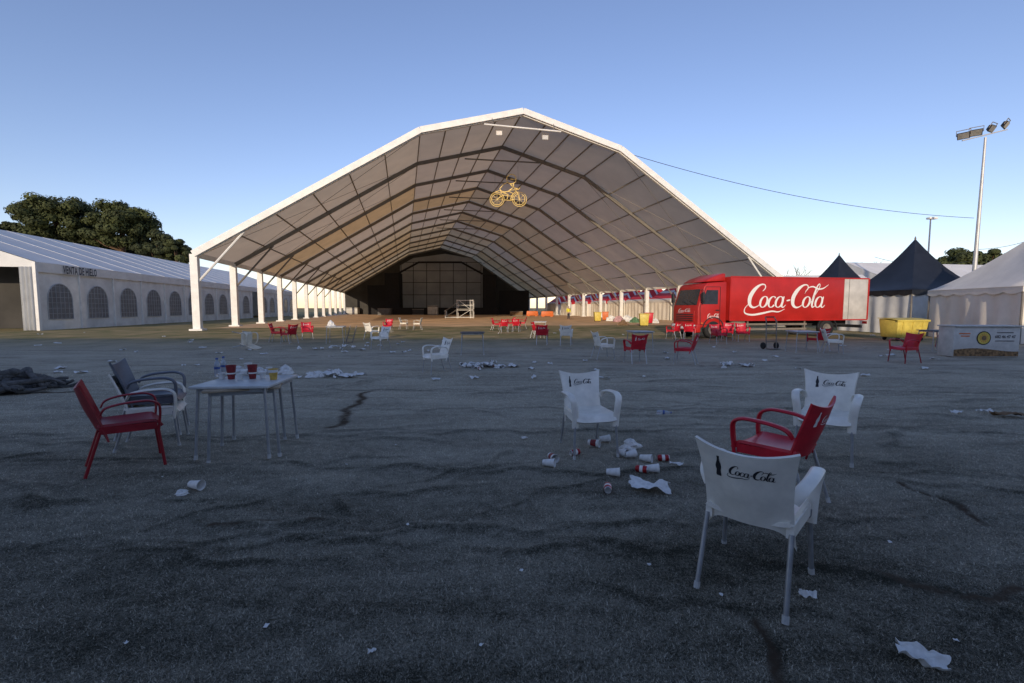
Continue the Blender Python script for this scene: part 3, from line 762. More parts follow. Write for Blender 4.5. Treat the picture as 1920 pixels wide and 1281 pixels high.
def cable(label,a,b_,sag,r=.022):
    a=Vector(a);b_=Vector(b_); pts=[]
    for k in range(25):
        f_=k/24; p=a.lerp(b_,f_); p.z-=sag*4*f_*(1-f_); pts.append(p)
    mb=MB(True); mb.tube(pts,r,4); o=mb.build('cable',M_DARK,loc=a.to_tuple()); tag(o,label,'cable'); return o
kr=tp(0,3,.0,.03); cable('long thin cable sagging from the big tent roof to the floodlight pole',kr,D(1826,409,40),.9)
cable('short wire running right from the floodlight pole',D(1829,468,40),D(1960,440,42),.3)
cable('wire running left from the floodlight pole toward the black tents',D(1829,488,40),D(1640,482,52),.6)

# ------------------------------------------------------------------ trees
def pine(label,base,h,cr,ch,seed,m=M_PINE,n=70,group=None,leaf=.55):
    rd=random.Random(seed); t=thing('pine_tree',label,'tree',base,0,group)
    mb=MB(); tb=h-ch*.75
    mb.tube([(0,0,0),(.2,.1,tb*.5),(0,.2,tb),(.1,.1,h-ch*.3)],[h*.028,h*.024,h*.019,.06],8)
    cl=[]
    for k in range(n):
        for _ in range(30):
            x,y,z=rd.uniform(-1,1),rd.uniform(-1,1),rd.uniform(-.75,1); rr=x*x+y*y+z*z
            if .2<rr<1: break
        rad=(.16+.12*rd.random())*cr
        lump_=1+.18*mnoise.noise(Vector((x*1.6+seed,y*1.6,z*1.6)))
        cl.append((Vector((x*cr*lump_*.90,y*cr*lump_*.90,h-ch*.5+z*ch*.45*lump_)),rad))
    for k in range(9):
        c_,_=cl[k*7%len(cl)]; st=Vector((0,.15,tb*rd.uniform(.8,1.05)))
        mb.tube([st,st.lerp(c_,.5)+Vector((0,0,-.4)),c_],[h*.011,h*.008,.04],5)
    mb.build('trunk',M_BARK,t,smooth=60)
    vs=[];fs=[]
    for c_,rad in cl:
        for k in range(250):
            d=Vector((rd.gauss(0,1),rd.gauss(0,1),rd.gauss(0,1))).normalized(); p=c_+Vector((d.x*rad*1.15,d.y*rad*1.15,d.z*rad*.72))*rd.uniform(.45,1.02)
            n_=(d*1.6+Vector((rd.uniform(-.5,.5),rd.uniform(-.5,.5),rd.uniform(-.1,.6)))).normalized()
            a_=n_.orthogonal().normalized(); b_=n_.cross(a_); an=rd.uniform(0,6.28); u=a_*cos(an)+b_*sin(an); w_=n_.cross(u)
            s=leaf*rd.uniform(.6,1.15); i0=len(vs)
            vs+= [p-u*s*.5,p+w_*s*.32,p+u*s*.5,p-w_*s*.32]; fs.append((i0,i0+1,i0+2,i0+3))
    MB().add(vs,fs).build('crown',m,t,recalc=False)
    return t
TD=78
def pn(label,pxc,pyt,pxw,crh,seed,Yd=TD,m=M_PINE,n=70,leaf=.50):
    q=D(pxc,pyt,Yd); w_=pxw/2*Yd/FP*1.0; pine(label,(q.x,q.y,0),q.z,w_,crh,seed,m,n,leaf=leaf)
pn('large round-topped pine, tallest of the trees behind the long left tent',104,365,136,9,1,n=95)
pn('broad pine just right of the tallest one behind the long left tent',222,374,120,9,2,n=90)
pn('darker pine at the far left edge behind the long tent',6,408,70,6,3,m=M_PINE2)
pn('dark pine stepping down to the right of the broad pine',290,430,78,6.5,4,m=M_PINE2,n=60)
pn('small sunlit pine at the right end of the tree group beside the big tent',328,448,56,5.5,5,n=55)
pn('low dark pine beneath the two tall crowns behind the left tent',165,432,200,7,6,Yd=84,m=M_PINE2,n=95)
for k,(px,py,w_,m,lb) in enumerate([(1785,472,110,M_PINE,'distant pine beyond the black tents, left of the floodlight pole'),(1858,468,90,M_PINE,'distant pine to the right of the floodlight pole'),
      (1915,480,80,M_PINE2,'distant dark pine at the right edge above the white tent')]):
    pn(lb,px,py,w_,6,20+k,Yd=105,m=m,n=45,leaf=.8)
def bare(label,base,h,seed):
    rd=random.Random(seed); t=thing('bare_tree',label,'tree',base); tr_=MB(); br=MB()
    def rec(p,d,l,r,dep):
        q=p+d*l; (tr_ if dep==0 else br).tube([p,p.lerp(q,.5)+Vector((rd.uniform(-.1,.1)*l,rd.uniform(-.1,.1)*l,0)),q],[r,r*.8,r*.6],5)
        if dep<4:
            for k in range(3):
                rec(q if k else p.lerp(q,.7),(d+Vector((rd.uniform(-.7,.7),rd.uniform(-.7,.7),rd.uniform(0,.4)))).normalized(),l*rd.uniform(.55,.8),r*.55,dep+1)
    rec(Vector((0,0,0)),Vector((0,0,1)),h*.4,h*.018,0)
    tr_.build('trunk',M_BARK,t); br.build('branches',M_BARK,t)
q=D(1478,500,58); bare('leafless tree above the cab end of the truck box',(q.x,q.y,0),7.6,3)
q=D(1640,490,70); bare('leafless tree between the two black peaked tents',(q.x,q.y,0),9,5)

# ------------------------------------------------------------------ chairs
def bw(v): return .197+.046*v**2.5+.024*(1-v)**2
def bS(u,v):
    zt=.804+.046*u*u; zb=.41-.11*abs(u)**5
    return Vector((u*bw(v),-.225-.125*max(v,0)**1.25+.085*u*u*(1-.55*v)-.02*sin(PI*min(1,max(0,v)))*(1-u*u),zb+(zt-zb)*v))
def bpt(x,z,side,off):
    u=0;v=.5
    for _ in range(6):
        u=max(-1,min(1,x/bw(v))); zt=.804+.046*u*u; zb=.41-.11*abs(u)**5; v=(z-zb)/(zt-zb)
    e=.01; n=(bS(u+e,v)-bS(u-e,v)).cross(bS(u,v+e)-bS(u,v-e)).normalized()
    if n.y>0: n=-n
    return bS(u,v)+n*(off if side<0 else -off)
BOT=[(-.2,0),(.2,0),(.24,.15),(.2,.5),(.17,.72),(.24,1.0),(.25,1.2),(.2,1.5),(.11,1.85),(.09,2.2),(.11,2.3),(.11,2.4)]
BOT=BOT+[(-x,y) for x,y in BOT[::-1][:-1]]
def smooth_arm(P,n=4): return [Vector(p) for p in catmull([tuple(p) for p in P],n)]
def make_chair(name,label,m,legm,logo,lm):
    t=thing(name,label,'chair')
    seat=MB()
    seat.surf(lambda u,v:((2*u-1)*(.200+.018*v),-.215+.475*v,.438+.016*abs(2*u-1)**4-.026*(1-(2*u-1)**2)*sin(PI*min(1,v*1.1))-.065*max(0,(v-.84)/.16)**2),14,16,.024)
    for s in (-1,1): seat.beam((s*.197,-.2,.412),(s*.211,.22,.400),.034,.07)
    seat.build('seat',m,t,smooth=50)
    bk=MB().surf(lambda u,v:bS(2*u-1,v),18,16,.016).build('backrest',m,t,smooth=50)
    slim=.72 if legm is M_LEGR else 1.0
    for s in (-1,1):
        P=[(s*.205,-.185,.560),(s*.232,-.15,.618),(s*.254,-.05,.648),(s*.260,.08,.657),(s*.258,.17,.652),(s*.248,.236,.61),(s*.232,.246,.52),(s*.225,.236,.42),(s*.222,.226,.320)]
        AP=smooth_arm(P); k_=len(AP)
        MB().tube(AP,[(.75+.25*min(1,i/4))*slim for i in range(k_)],10,sec=(.036,.015),side=(1,0,0)).build('armrest',m,t,smooth=60)
        l1=MB().tube([(s*.222,.222,.40),(s*.240,.262,.0)],.0135,8).build('leg',legm,t,smooth=60)
        l2=MB().tube([(s*.205,-.195,.40),(s*.214,-.315,.0)],.0135,8).build('leg',legm,t,smooth=60)
        if legm is M_LEG:
            MB().tube([(s*.2385,.2585,.035),(s*.2402,.2625,-.002)],.017,8).build('foot_cap',M_CAP,l1,smooth=60)
            MB().tube([(s*.2133,-.3050,.035),(s*.2142,-.3155,-.002)],.017,8).build('foot_cap',M_CAP,l2,smooth=60)
    if logo:
        for side in (-1,1):
            k_=.0262; sx=1 if side<0 else -1
            mb=script_mesh(lambda x,y,k:bpt(sx*(-.070+x*k_),.690+y*k_*.95,side,.0095+.00025*k),3,1.15)
            mb.build('logo_script',lm,bk,recalc=False)
            mb=MB(); mb.poly([bpt(sx*(-.118+x*.06),.660+y*.048,side,.0098) for x,y in BOT]); mb.build('logo_bottle',lm,bk,recalc=False)
    return t
PW=make_chair('plastic_armchair','',M_CHW,M_LEG,True,M_LOGOB)
PRD=make_chair('plastic_armchair','',M_CHR,M_LEG,True,M_LOGOW)
PG=make_chair('plastic_armchair','',M_CHG,M_LEG,False,M_LOGOW)
PRR=make_chair('plastic_armchair','',M_CHR2,M_LEGR,False,M_LOGOW)
PRM=make_chair('plastic_armchair','',M_CHR,M_LEGR,False,M_LOGOW)
PCR=make_chair('plastic_armchair','',M_CHC,M_LEG,False,M_LOGOB)
PK={'w':PW,'r':PRD,'g':PG,'m':PRM,'d':PRR,'c':PCR}
def chair(k,px,py,f_,label,pos=None,dz=0,group='plastic armchairs scattered on the turf'):
    p=Vector(pos) if pos is not None else G(px,py)
    return inst(PK[k],(p.x,p.y,h1(p)+dz),R(f_-90),label,group)
def ang(x,y): return math.degrees(math.atan2(y,x))
def by_feet(px1,py1,px2,py2):
    return (G(px1,py1)+G(px2,py2))/2
c=by_feet(1310,1108,1467,1165)+Vector((.66,.75,0)).normalized()*.31
chair('w',0,0,ang(.66,.75),'white armchair in the right foreground seen from behind, nearest of all the chairs',c)
c=G(1553,945)-Vector((.362,-.113,0))
chair('r',0,0,ang(-.62,.78),'red armchair between the two white ones in the right foreground',c)
chair('w',1545,858,ang(-.63,-.78),'white armchair behind the red one at the right, facing left')
chair('w',1102,842,ang(.18,-.98),'white armchair facing the camera with cups and cans around its feet')
chair('d',243,873,42,'dull red armchair with red legs at far left in front of the stacked chairs')
sp_=G(293,832)
chair('w',0,0,26,'white armchair at the bottom of the stack beside the littered table',sp_)
chair('g',0,0,26,'dark grey armchair stacked on top of a white one beside the littered table',sp_+Vector((-.01,.03,0)),dz=.12)
mid=[('r',521,641,10,'leftmost red armchair, in front of the left tent posts'),
('r',543,644,150,'red armchair just right of the leftmost red one'),
('r',576,636,300,'red armchair directly left of the table with the white bag'),
('w',697,637,60,'white armchair, farther of the pair left of the single mid-field white chair'),
('w',714,654,240,'white armchair, nearer of the pair left of the single mid-field white chair'),
('r',728,623,270,'small red armchair standing behind the pair of white chairs'),
('c',757,617,0,'cream armchair at left of two facing each other under the tent front'),
('c',783,618,180,'cream armchair at right of two facing each other under the tent front'),
('w',819,698,215,'white armchair alone in mid-field between the littered table and the paper heap'),
('r',930,619,20,'leftmost red armchair of the far cluster under the tent centre'),
('r',945,623,100,'second red armchair from the left in the far cluster under the tent centre'),
('r',968,622,80,'red armchair third from right in the far cluster under the tent centre'),
('r',958,616,200,'rearmost red armchair in the middle of the far cluster under the tent centre'),
('r',979,616,180,'rightmost red armchair of the far cluster under the tent centre'),
('r',1016,646,85,'red armchair turned away, left of a white one near the centre'),
('r',1008,634,20,'red armchair half hidden behind the red one near the centre'),
('w',1061,647,80,'white armchair turned away, right of a red one near the centre'),
('w',1131,672,15,'white armchair in profile facing right, left of the red chair with white logo'),
('r',1191,679,97,'red armchair seen from behind with white logo, in front of a grey table'),
('r',1284,681,150,'red armchair facing left, right of the one seen from behind'),
('r',1263,636,120,'small red armchair before the front bumper of the truck, left of another'),
('r',1292,637,60,'small red armchair before the front bumper of the truck, right of another'),
('r',1346,645,280,'red armchair standing before the front wheel of the truck'),
('r',1364,638,240,'red armchair just right of the one before the truck front wheel'),
('r',1391,640,260,'red armchair standing before the front part of the truck box'),
('r',1533,657,100,'red armchair beside a white one before the rear of the truck'),
('w',1560,662,340,'white armchair beside a red one before the rear of the truck'),
('m',1695,680,190,'red armchair with red legs standing alone left of the white counter'),
('m',1777,651,180,'red armchair partly hidden behind the white counter')]
for k,px,py,f_,lb in mid: chair(k,px,py,f_,lb)
q=G(446,655); o=inst(PCR,(q.x,q.y,0),(R(93),0,R(78)),'cream armchair lying overturned on the turf at left','plastic armchairs scattered on the turf'); settle(o,.004)

# ------------------------------------------------------------------ tables
def make_table(name,m,w_=.72,d_=.72,h=.735,lr=.015):
    t=thing(name,'','table')
    MB().box((0,0,h-.014),(w_,d_,.028)).build('table_top',m,t,bevel=.008)
    mb=MB()
    for s in (-1,1):
        mb.box((0,s*(d_/2-.06),h-.05),(w_-.14,.025,.04)); mb.box((s*(w_/2-.06),0,h-.05),(.025,d_-.14,.04))
    mb.build('apron',M_LEG,t)
    for sx in (-1,1):
        for sy in (-1,1):
            l=MB().tube([(sx*(w_/2-.06),sy*(d_/2-.06),h-.03),(sx*(w_/2-.025),sy*(d_/2-.025),0)],lr,8).build('leg',M_LEG,t,smooth=60)
            MB().tube([(sx*(w_/2-.027),sy*(d_/2-.027),.04),(sx*(w_/2-.0245),sy*(d_/2-.0245),-.002)],lr*1.3,8).build('foot_cap',M_CAP,l,smooth=60)
    return t
TA=make_table('bar_table',M_TTOP,.76,.76,.74); TB=make_table('bar_table',M_TWOOD,.68,.68,.74); TDK=make_table('bar_table',M_TDARK,.8,.7,.74)
tc_=G(470,846); ta=R(4); tz=h1(tc_)
inst(TB,(tc_.x+.01,tc_.y-.03,tz),R(22),'wood-edged table nested underneath the littered grey table')
inst(TA,(tc_.x,tc_.y,tz+.03),ta,'grey table at left covered with cups, bottles and napkins')
TZ=tz+.03+.74
for px,py,pr,a_,lb in [(631,643,TA,10,'grey table with a white bag left of the pair of white chairs'),(886,664,TDK,5,'dark-topped empty table right of the single mid-field white chair'),
     (1012,626,TA,0,'pale table beside the far cluster of red chairs'),(1199,660,TA,4,'grey table behind the red chair with white logo'),
     (1502,660,TA,-5,'grey table before the middle of the truck box'),(1752,657,TDK,0,'dark-topped table left of the white counter')]:
    inst(pr,G(px,py).to_tuple(),R(a_),lb)

# ------------------------------------------------------------------ cups, cans, bottles, paper
def cupproto(name,m,r0,r1,h,band=None):
    t=thing(name,'','cup')
    MB().lathe([(r0*.2,.003),(r0,.003),(r1,h),(r1*1.05,h+.002),(r1*1.05,h-.004),(r1*.96,h-.004),(r0*.93,.008),(r0*.2,.008)],18,None,False,False).build('cup_wall',m,t,smooth=40)
    MB().lathe([(r0*.96,.0),(r0*.96,.006)],18).build('cup_bottom',m,t)
    if band: 
        f0,f1,bm_=band; MB().lathe([(r0+(r1-r0)*f0+.0008,h*f0),(r0+(r1-r0)*f1+.0008,h*f1)],18,None,False,False).build('print_band',bm_,t,smooth=40)
    return t
CW=cupproto('paper_cup',M_CUPW,.028,.042,.12); CR=cupproto('paper_cup',M_CUPR,.033,.050,.15,(.38,.48,M_LOGOW)); CWR=cupproto('paper_cup',M_CUPW,.03,.044,.13,(.25,.75,M_CUPR))
CB=cupproto('beer_cup',M_BEER,.034,.048,.115,(.7,.96,M_CUPW)); CS=cupproto('small_cup',M_CUPW,.025,.034,.065)
CAN=thing('drinks_can','','can')
MB().lathe([(.024,0),(.031,.008),(.033,.015),(.033,.10),(.031,.108)],18,None,True,False).build('can_wall',M_CAN,CAN,smooth=40)
MB().lathe([(.031,.108),(.027,.115),(.0265,.112),(.02,.110)],18,None,False,True).build('can_lid',M_TIN,CAN,smooth=40)
MB().lathe([(.0333,.04),(.0333,.07)],18,None,False,False).build('print_band',M_LOGOW,CAN,smooth=40)
BT=thing('water_bottle','','bottle')
MB().lathe([(.028,0),(.032,.008),(.032,.06),(.030,.07),(.032,.08),(.032,.13),(.024,.16),(.013,.18),(.013,.195)],16).build('bottle_body',M_PET,BT,smooth=40)
MB().lathe([(.0145,.193),(.0145,.21)],12).build('cap',M_BLUE,BT); MB().lathe([(.0324,.085),(.0324,.11)],16,None,False,False).build('bottle_label',M_BLUE,BT,smooth=40)
def lay(pr,px,py,yaw,label,up=False,group='litter dropped on the turf',pos=None,z=None):
    p=Vector(pos) if pos is not None else G(px,py)
    o=inst(pr,(p.x,p.y,0),(0,0,R(yaw)) if up else (R(90+random.uniform(-4,0)),0,R(yaw)),label,group)
    settle(o,z if z is not None else h1(p)+.004); return o
def paper(px,py,w_,d_,yaw,label,amp=.03,group='litter dropped on the turf',m=M_PAPER,pos=None,z=None,name='crumpled_napkin',cat='paper',n=10,dup_=None):
    p=Vector(pos) if pos is not None else G(px,py); sd=random.uniform(0,50)
    mb=MB(); mb.surf(lambda u,v:((u-.5)*w_+.16*w_*mnoise.noise(Vector((v*2.5,sd,1))),(v-.5)*d_+.18*d_*mnoise.noise(Vector((u*2.5,sd,3))),amp*(.9*mnoise.noise(Vector((u*2.3+sd,v*2.3,0)))+.6*mnoise.noise(Vector((u*5+sd,v*5,2))))),n,n,.0015)
    mn=min(v.z for v in mb.v)
    for v in mb.v: v.z-=mn
    o=mb.build(name,m,smooth=45); zz_=z if z is not None else h1(p)+.006
    o.location=(p.x,p.y,zz_); o.rotation_euler=(0,0,R(yaw)); tag(o,label,cat,group); return o
def lump(w_,d_,h_,label,cat,group,pos,name='crumpled_bag',m=M_PAPER,yaw=0):
    sd=random.uniform(0,50); mb=MB(); vs=[]; n=18; L=9
    for i in range(L+1):
        v=i/L
        for k in range(n):
            a=2*PI*k/n; cr=1+.55*mnoise.noise(Vector((cos(a)*1.8+sd,sin(a)*1.8,v*3)))+.25*mnoise.noise(Vector((cos(a)*4+sd,sin(a)*4,v*7)))
            rr=((1-v)**.5*.92+.06)*cr*.5
            vs.append((rr*cos(a)*w_,rr*sin(a)*d_,h_*(v+.25*mnoise.noise(Vector((cos(a)*2,sin(a)*2+sd,v*3)))*v)))
    fs=[(i*n+k,i*n+(k+1)%n,(i+1)*n+(k+1)%n,(i+1)*n+k) for i in range(L) for k in range(n)]+[tuple(range(n-1,-1,-1)),tuple(L*n+k for k in range(n))]
    o=mb.add(vs,fs).build(name,m,smooth=30); o.location=pos; o.rotation_euler=(0,0,R(yaw)); tag(o,label,cat,group); return o
def onT(px,py): 
    d=ray(px,py); tt=(TZ-H)/d.z; return Vector((d.x*tt,d.y*tt,TZ))
gT='things left standing on the littered table'
lay(CR,0,0,10,'red cup standing at the left front of the littered table',True,gT,onT(434,711),TZ)
lay(CR,0,0,40,'red cup standing in the middle of the littered table',True,gT,onT(474,710),TZ)
lay(CB,0,0,0,'yellow beer cup at the right front corner of the littered table',True,gT,onT(513,712),TZ)
lay(BT,0,0,0,'blue-capped water bottle farthest left on the littered table',True,gT,onT(408,706),TZ)
lay(BT,0,0,0,'blue-capped water bottle behind the left red cup on the table',True,gT,onT(420,702),TZ)
lay(CS,0,0,0,'small white cup left of the yellow beer cup on the table',True,gT,onT(493,709),TZ)
lay(CW,0,0,70,'white cup lying between the two red cups on the table',False,gT,onT(455,704),TZ)
lay(CS,0,0,0,'small white cup standing at the back of the littered table',True,gT,onT(505,699),TZ)
lay(CW,0,0,0,'white cup standing behind the middle red cup on the table',True,gT,onT(466,700),TZ)
lay(CS,0,0,0,'small white cup between the water bottles and the left red cup',True,gT,onT(416,711),TZ)
lay(CS,0,0,0,'small white cup just right of the left red cup on the table',True,gT,onT(450,712),TZ)
lump(.17,.13,.075,'white napkin crumpled at the back of the littered table','paper',gT,onT(448,698)+Vector((0,0,.001)),'crumpled_napkin')
lump(.18,.14,.10,'white plastic bag crumpled at the right of the littered table','bag',gT,onT(537,701)+Vector((0,0,.001)),'plastic_bag')
lump(.12,.10,.07,'white napkin between the red cup and the beer cup on the table','paper',gT,onT(488,700)+Vector((0,0,.001)),'crumpled_napkin')
q=G(631,643); lump(.34,.3,.26,'white bag lying on the grey table left of the white chairs','bag',None,(q.x-.18,q.y-.1,.742),'plastic_bag')
L1=[(CW,1018,872,70,'white cup lying farthest left before the facing white chair'),(CWR,1031,858,20,'red-banded cup lying by the left front leg of the facing white chair'),
(CAN,1086,850,-60,'red can under the facing white chair'),(CWR,1103,834,60,'red-banded cup lying beneath the facing white chair'),(CW,1124,828,100,'white cup lying just behind the right leg of the facing white chair'),
(CW,1137,890,75,'white cup lying alone below the right front leg of the facing white chair'),(CW,1210,886,85,'large white cup lying beside a red can right of the facing chair'),(CAN,1192,884,60,'red can lying against a white cup right of the facing chair'),
(CAN,1139,918,-10,'red can lying nearest the camera before the facing white chair'),(CAN,1233,860,80,'red can lying farthest right of the facing white chair'),(CW,1158,850,40,'white cup lying close to the right front leg of the facing chair'),
(CW,1172,856,110,'white cup right of the facing chair next to the white sheet'),(CW,1200,860,60,'white cup lying left of the farthest right red can'),(CW,357,916,75,'white cup lying alone in the left foreground'),
(BT,1231,776,80,'clear bottle lying alone behind the facing white chair')]
for pr,px,py,yw,lb in L1: lay(pr,px,py,yw,lb)
p_=G(1182,838); lump(.26,.17,.10,'white crumpled sheet behind the right leg of the facing chair','paper','litter dropped on the turf',(p_.x,p_.y,h1(p_)+.003),'crumpled_napkin',yaw=30)
paper(1217,918,.32,.2,-15,'flat white napkin lying nearest right of the facing chair',.05,n=14)
paper(1268,880,.12,.05,-20,'thin paper strip right of the large white cup',.02)
paper(983,824,.07,.06,30,'small blue-white card left of the facing white chair',.03)
p_=G(341,925); lump(.10,.08,.045,'small napkin beside the lone cup in the left foreground','paper','litter dropped on the turf',(p_.x,p_.y,h1(p_)+.003),'crumpled_napkin')
paper(1727,1242,.17,.10,-35,'white napkin in the bottom right corner',.05,n=14)
paper(1513,1122,.08,.05,-25,'small white napkin right of the nearest chair leg',.03)
paper(697,1230,.035,.02,20,'tiny paper scrap at the bottom left of centre',.01)
paper(1793,772,.16,.1,10,'paper scrap at the right, left of two others',.04); paper(1847,771,.2,.08,-10,'paper scrap at the right, middle one of three',.04)
paper(1888,780,.35,.16,-15,'brown cardboard piece at the right edge of the turf',.06,m=M_BROWN,name='cardboard_piece')
def heap(px,py,rx,ry,n,lab,grp,seed,cups=.35):
    rd=random.Random(seed); c0=G(px,py)
    for k in range(n):
        p=c0+Vector((rd.gauss(0,rx),rd.gauss(0,ry),0)); hh_=h1(p)+.004+max(0,.10-.12*((p-c0).length/rx))*rd.random()
        if rd.random()<cups: lay(rd.choice([CW,CW,CWR,CS]),0,0,rd.uniform(0,360),'cup among '+lab,False,grp,p,hh_)
        elif rd.random()<.3: lump(rd.uniform(.12,.24),rd.uniform(.1,.18),rd.uniform(.05,.11),'crumpled paper among '+lab,'paper',grp,(p.x,p.y,hh_),'crumpled_napkin',yaw=rd.uniform(0,180))
        else: paper(0,0,rd.uniform(.12,.34),rd.uniform(.1,.26),rd.uniform(0,180),'sheet of paper among '+lab,rd.uniform(.03,.10),grp,pos=p,z=hh_,n=6)
heap(915,688,.34,.22,34,'the heap of white litter in mid-field','white litter heaped in mid-field',3)
heap(622,705,.40,.20,22,'the papers strewn behind the littered table','papers strewn behind the littered table',4,.15)
heap(1385,687,.4,.15,9,'the papers strewn in front of the truck','papers strewn in front of the truck',5,.1)
heap(640,652,.6,.5,12,'the papers under the table with the white bag','papers under the table with the white bag',6,.3)
rd=random.Random(12)
for k in range(80):
    px=rd.uniform(60,1800); py=rd.uniform(624,715); 
    paper(px,py,rd.uniform(.08,.26),rd.uniform(.06,.2),rd.uniform(0,180),'small white paper scrap lying loose on the turf',.06,'loose paper scraps',n=3)
for k in range(16):
    px=rd.uniform(100,1850); py=rd.uniform(740,1250)
    paper(px,py,rd.uniform(.015,.03),rd.uniform(.01,.02),rd.uniform(0,180),'tiny pale fleck of paper on the near turf',.012,'tiny paper flecks',n=2)

# ------------------------------------------------------------------ netting bundle at left
q=G(30,735); mb=MB(); rd=random.Random(4)
for k in range(20):
    y0=rd.uniform(-.45,.45); z0=max(.07,.36-.6*abs(y0))*rd.uniform(.3,1); L=rd.uniform(.4,1.0); pts=[]; rr=[]; ph=rd.uniform(0,6)
    for j in range(14):
        f_=j/13; pts.append(((f_-.5)*2*L+.1,y0+.2*sin(f_*9+ph)+.06*rd.uniform(-1,1),z0*(.3+.7*sin(PI*f_))+.05+.07*sin(f_*11+ph*2)+.05*rd.random())); rr.append((.03+.05*rd.random())*(.4+.8*sin(PI*f_)))
    mb.tube(pts,rr,9)
o=mb.build('netting_bundle',M_NET,smooth=70); o.location=(q.x-.3,q.y,h1(q)-.03); o.rotation_euler=(0,0,.15); tag(o,'dark twisted bundle of old netting lying on the turf at the left edge','netting')

# ------------------------------------------------------------------ hand truck
q=G(1446,655); t=thing('hand_truck','grey hand truck standing upright before the truck box','hand truck',q.to_tuple(),R(5))
mb=MB()
for s in (-1,1): mb.tube([(s*.2,0,.05),(s*.2,.06,1.05),(s*.17,.16,1.2)],.022,6)
for z in (.3,.6,.9): mb.tube([(-.2,.02+z*.05,z),(.2,.02+z*.05,z)],.018,6)
mb.build('frame',M_ALUD,t)
mb=MB(); mb.tube([(-.17,.16,1.2),(.17,.16,1.2)],.024,6); mb.build('handle',M_DARK,t)
MB().box((0,-.12,.03),(.42,.26,.02)).build('toe_plate',M_ALUD,t)
for s in (-1,1):
    MB().lathe([(.05,-.03),(.12,-.03),(.13,0),(.12,.03),(.05,.03)],16,Matrix.Translation((s*.26,.1,.13))@Matrix.Rotation(PI/2,4,'Y')).build('wheel',M_TYRE,t,smooth=50)
q=G(655,643); t=thing('hand_truck','grey hand truck leaning beside the table with the white bag','hand truck',q.to_tuple(),R(-30))
mb=MB()
for s in (-1,1): mb.tube([(s*.2,0,.03),(s*.2,.25,.75)],.025,6)
for z in (.3,.6): mb.tube([(-.2,z*.33,z),(.2,z*.33,z)],.02,6)
mb.build('frame',M_ALUD,t); MB().box((0,-.1,.02),(.42,.24,.02)).build('toe_plate',M_ALUD,t)

# ------------------------------------------------------------------ dumpster, counter
q=G(1709,640); q.y+=.5; t=thing('dumpster','yellow wheeled dumpster standing in front of the black peaked tent','dumpster',q.to_tuple(),R(6))
vs=[(-.74,-.42,.16),(.74,-.42,.16),(.74,.42,.16),(-.74,.42,.16),(-.80,-.5,.94),(.80,-.5,.94),(.80,.5,1.02),(-.80,.5,1.02)]
MB().add(vs,[(0,3,2,1),(4,5,6,7),(0,1,5,4),(1,2,6,5),(2,3,7,6),(3,0,4,7)]).build('body',M_YEL,t,bevel=.04)
mb=MB()
for s in (-.5,0,.5): mb.beam((s,-.432,.2),(s,-.51,.9),.07,.03)
mb.build('body_rib',M_YEL,t)
MB().box((0,-.5,.93),(1.68,.07,.07)).build('rim',M_YEL,t,bevel=.02)
MB().surf(lambda u,v:((u-.5)*1.66,-.53+v*1.06,.97+.08*v+.03*sin(PI*v)),4,8,.03).build('lid',M_YEL,t,smooth=50)
for sx in (-.6,.6):
    for sy in (-.33,.33): MB().lathe([(.04,-.03),(.09,-.03),(.1,0),(.09,.03),(.04,.03)],14,Matrix.Translation((sx,sy,.1))@Matrix.Rotation(PI/2,4,'X')).build('wheel',M_TYRE,t,smooth=50)
q=G(1849,670); t=thing('food_counter','white serving counter with round yellow emblem and food picture at the right','counter',q.to_tuple(),R(-2))
MB().box((0,.3,.48),(2.0,.55,.94)).build('counter_body',M_COUNT,t,bevel=.015)
MB().box((0,.28,.975),(2.06,.66,.04)).build('counter_top',M_COUNT,t,bevel=.01)
MB().surf(lambda u,v:((u-.5)*1.96,.018,.03+v*(.20+.05*sin(u*5))),40,2).build('food_picture',M_FOOD,t,recalc=False)
Mx=Matrix.Translation((-.10,.020,.60))@Matrix.Rotation(PI/2,4,'X')
em=MB().lathe([(.215,0),(.215,.004)],32,Mx).build('emblem',M_BLACK,t)
MB().lathe([(.185,0),(.185,.003)],28,Matrix.Translation((-.10,.0145,.60))@Matrix.Rotation(PI/2,4,'X')).build('emblem_disc',M_YEL,em)
mb=MB()
for k in range(12):
    a=k*PI/6; mb.poly([(-.10+cos(a-.16)*.09,.0095,.60+sin(a-.16)*.09),(-.10+cos(a)*.165,.0095,.60+sin(a)*.165),(-.10+cos(a+.16)*.09,.0095,.60+sin(a+.16)*.09)])
mb.build('emblem_rays',M_ORG,em,recalc=False)
MB().lathe([(.075,0),(.075,.003)],20,Matrix.Translation((-.10,.009,.60))@Matrix.Rotation(PI/2,4,'X')).build('emblem_centre',M_BROWN,em)
vs,fs=text_pts('682 46 47 47',.01); x1=max(v.x for v in vs)
lettering(vs,fs,lambda x,y:Vector((.24+.62*x/x1,.018,.60+.13*y)),'lettering',M_LOGOB,t,False)
for zz_,ww_ in ((.77,.5),(.51,.58)): MB().box((.54,.019,zz_),(ww_,.004,.022)).build('print_line',M_LOGOB,t)
for zz_,ww_,xx_ in ((.74,.34,-.68),(.66,.26,-.66)): MB().box((xx_,.019,zz_),(ww_,.004,.035)).build('print_line',M_ORG,t)

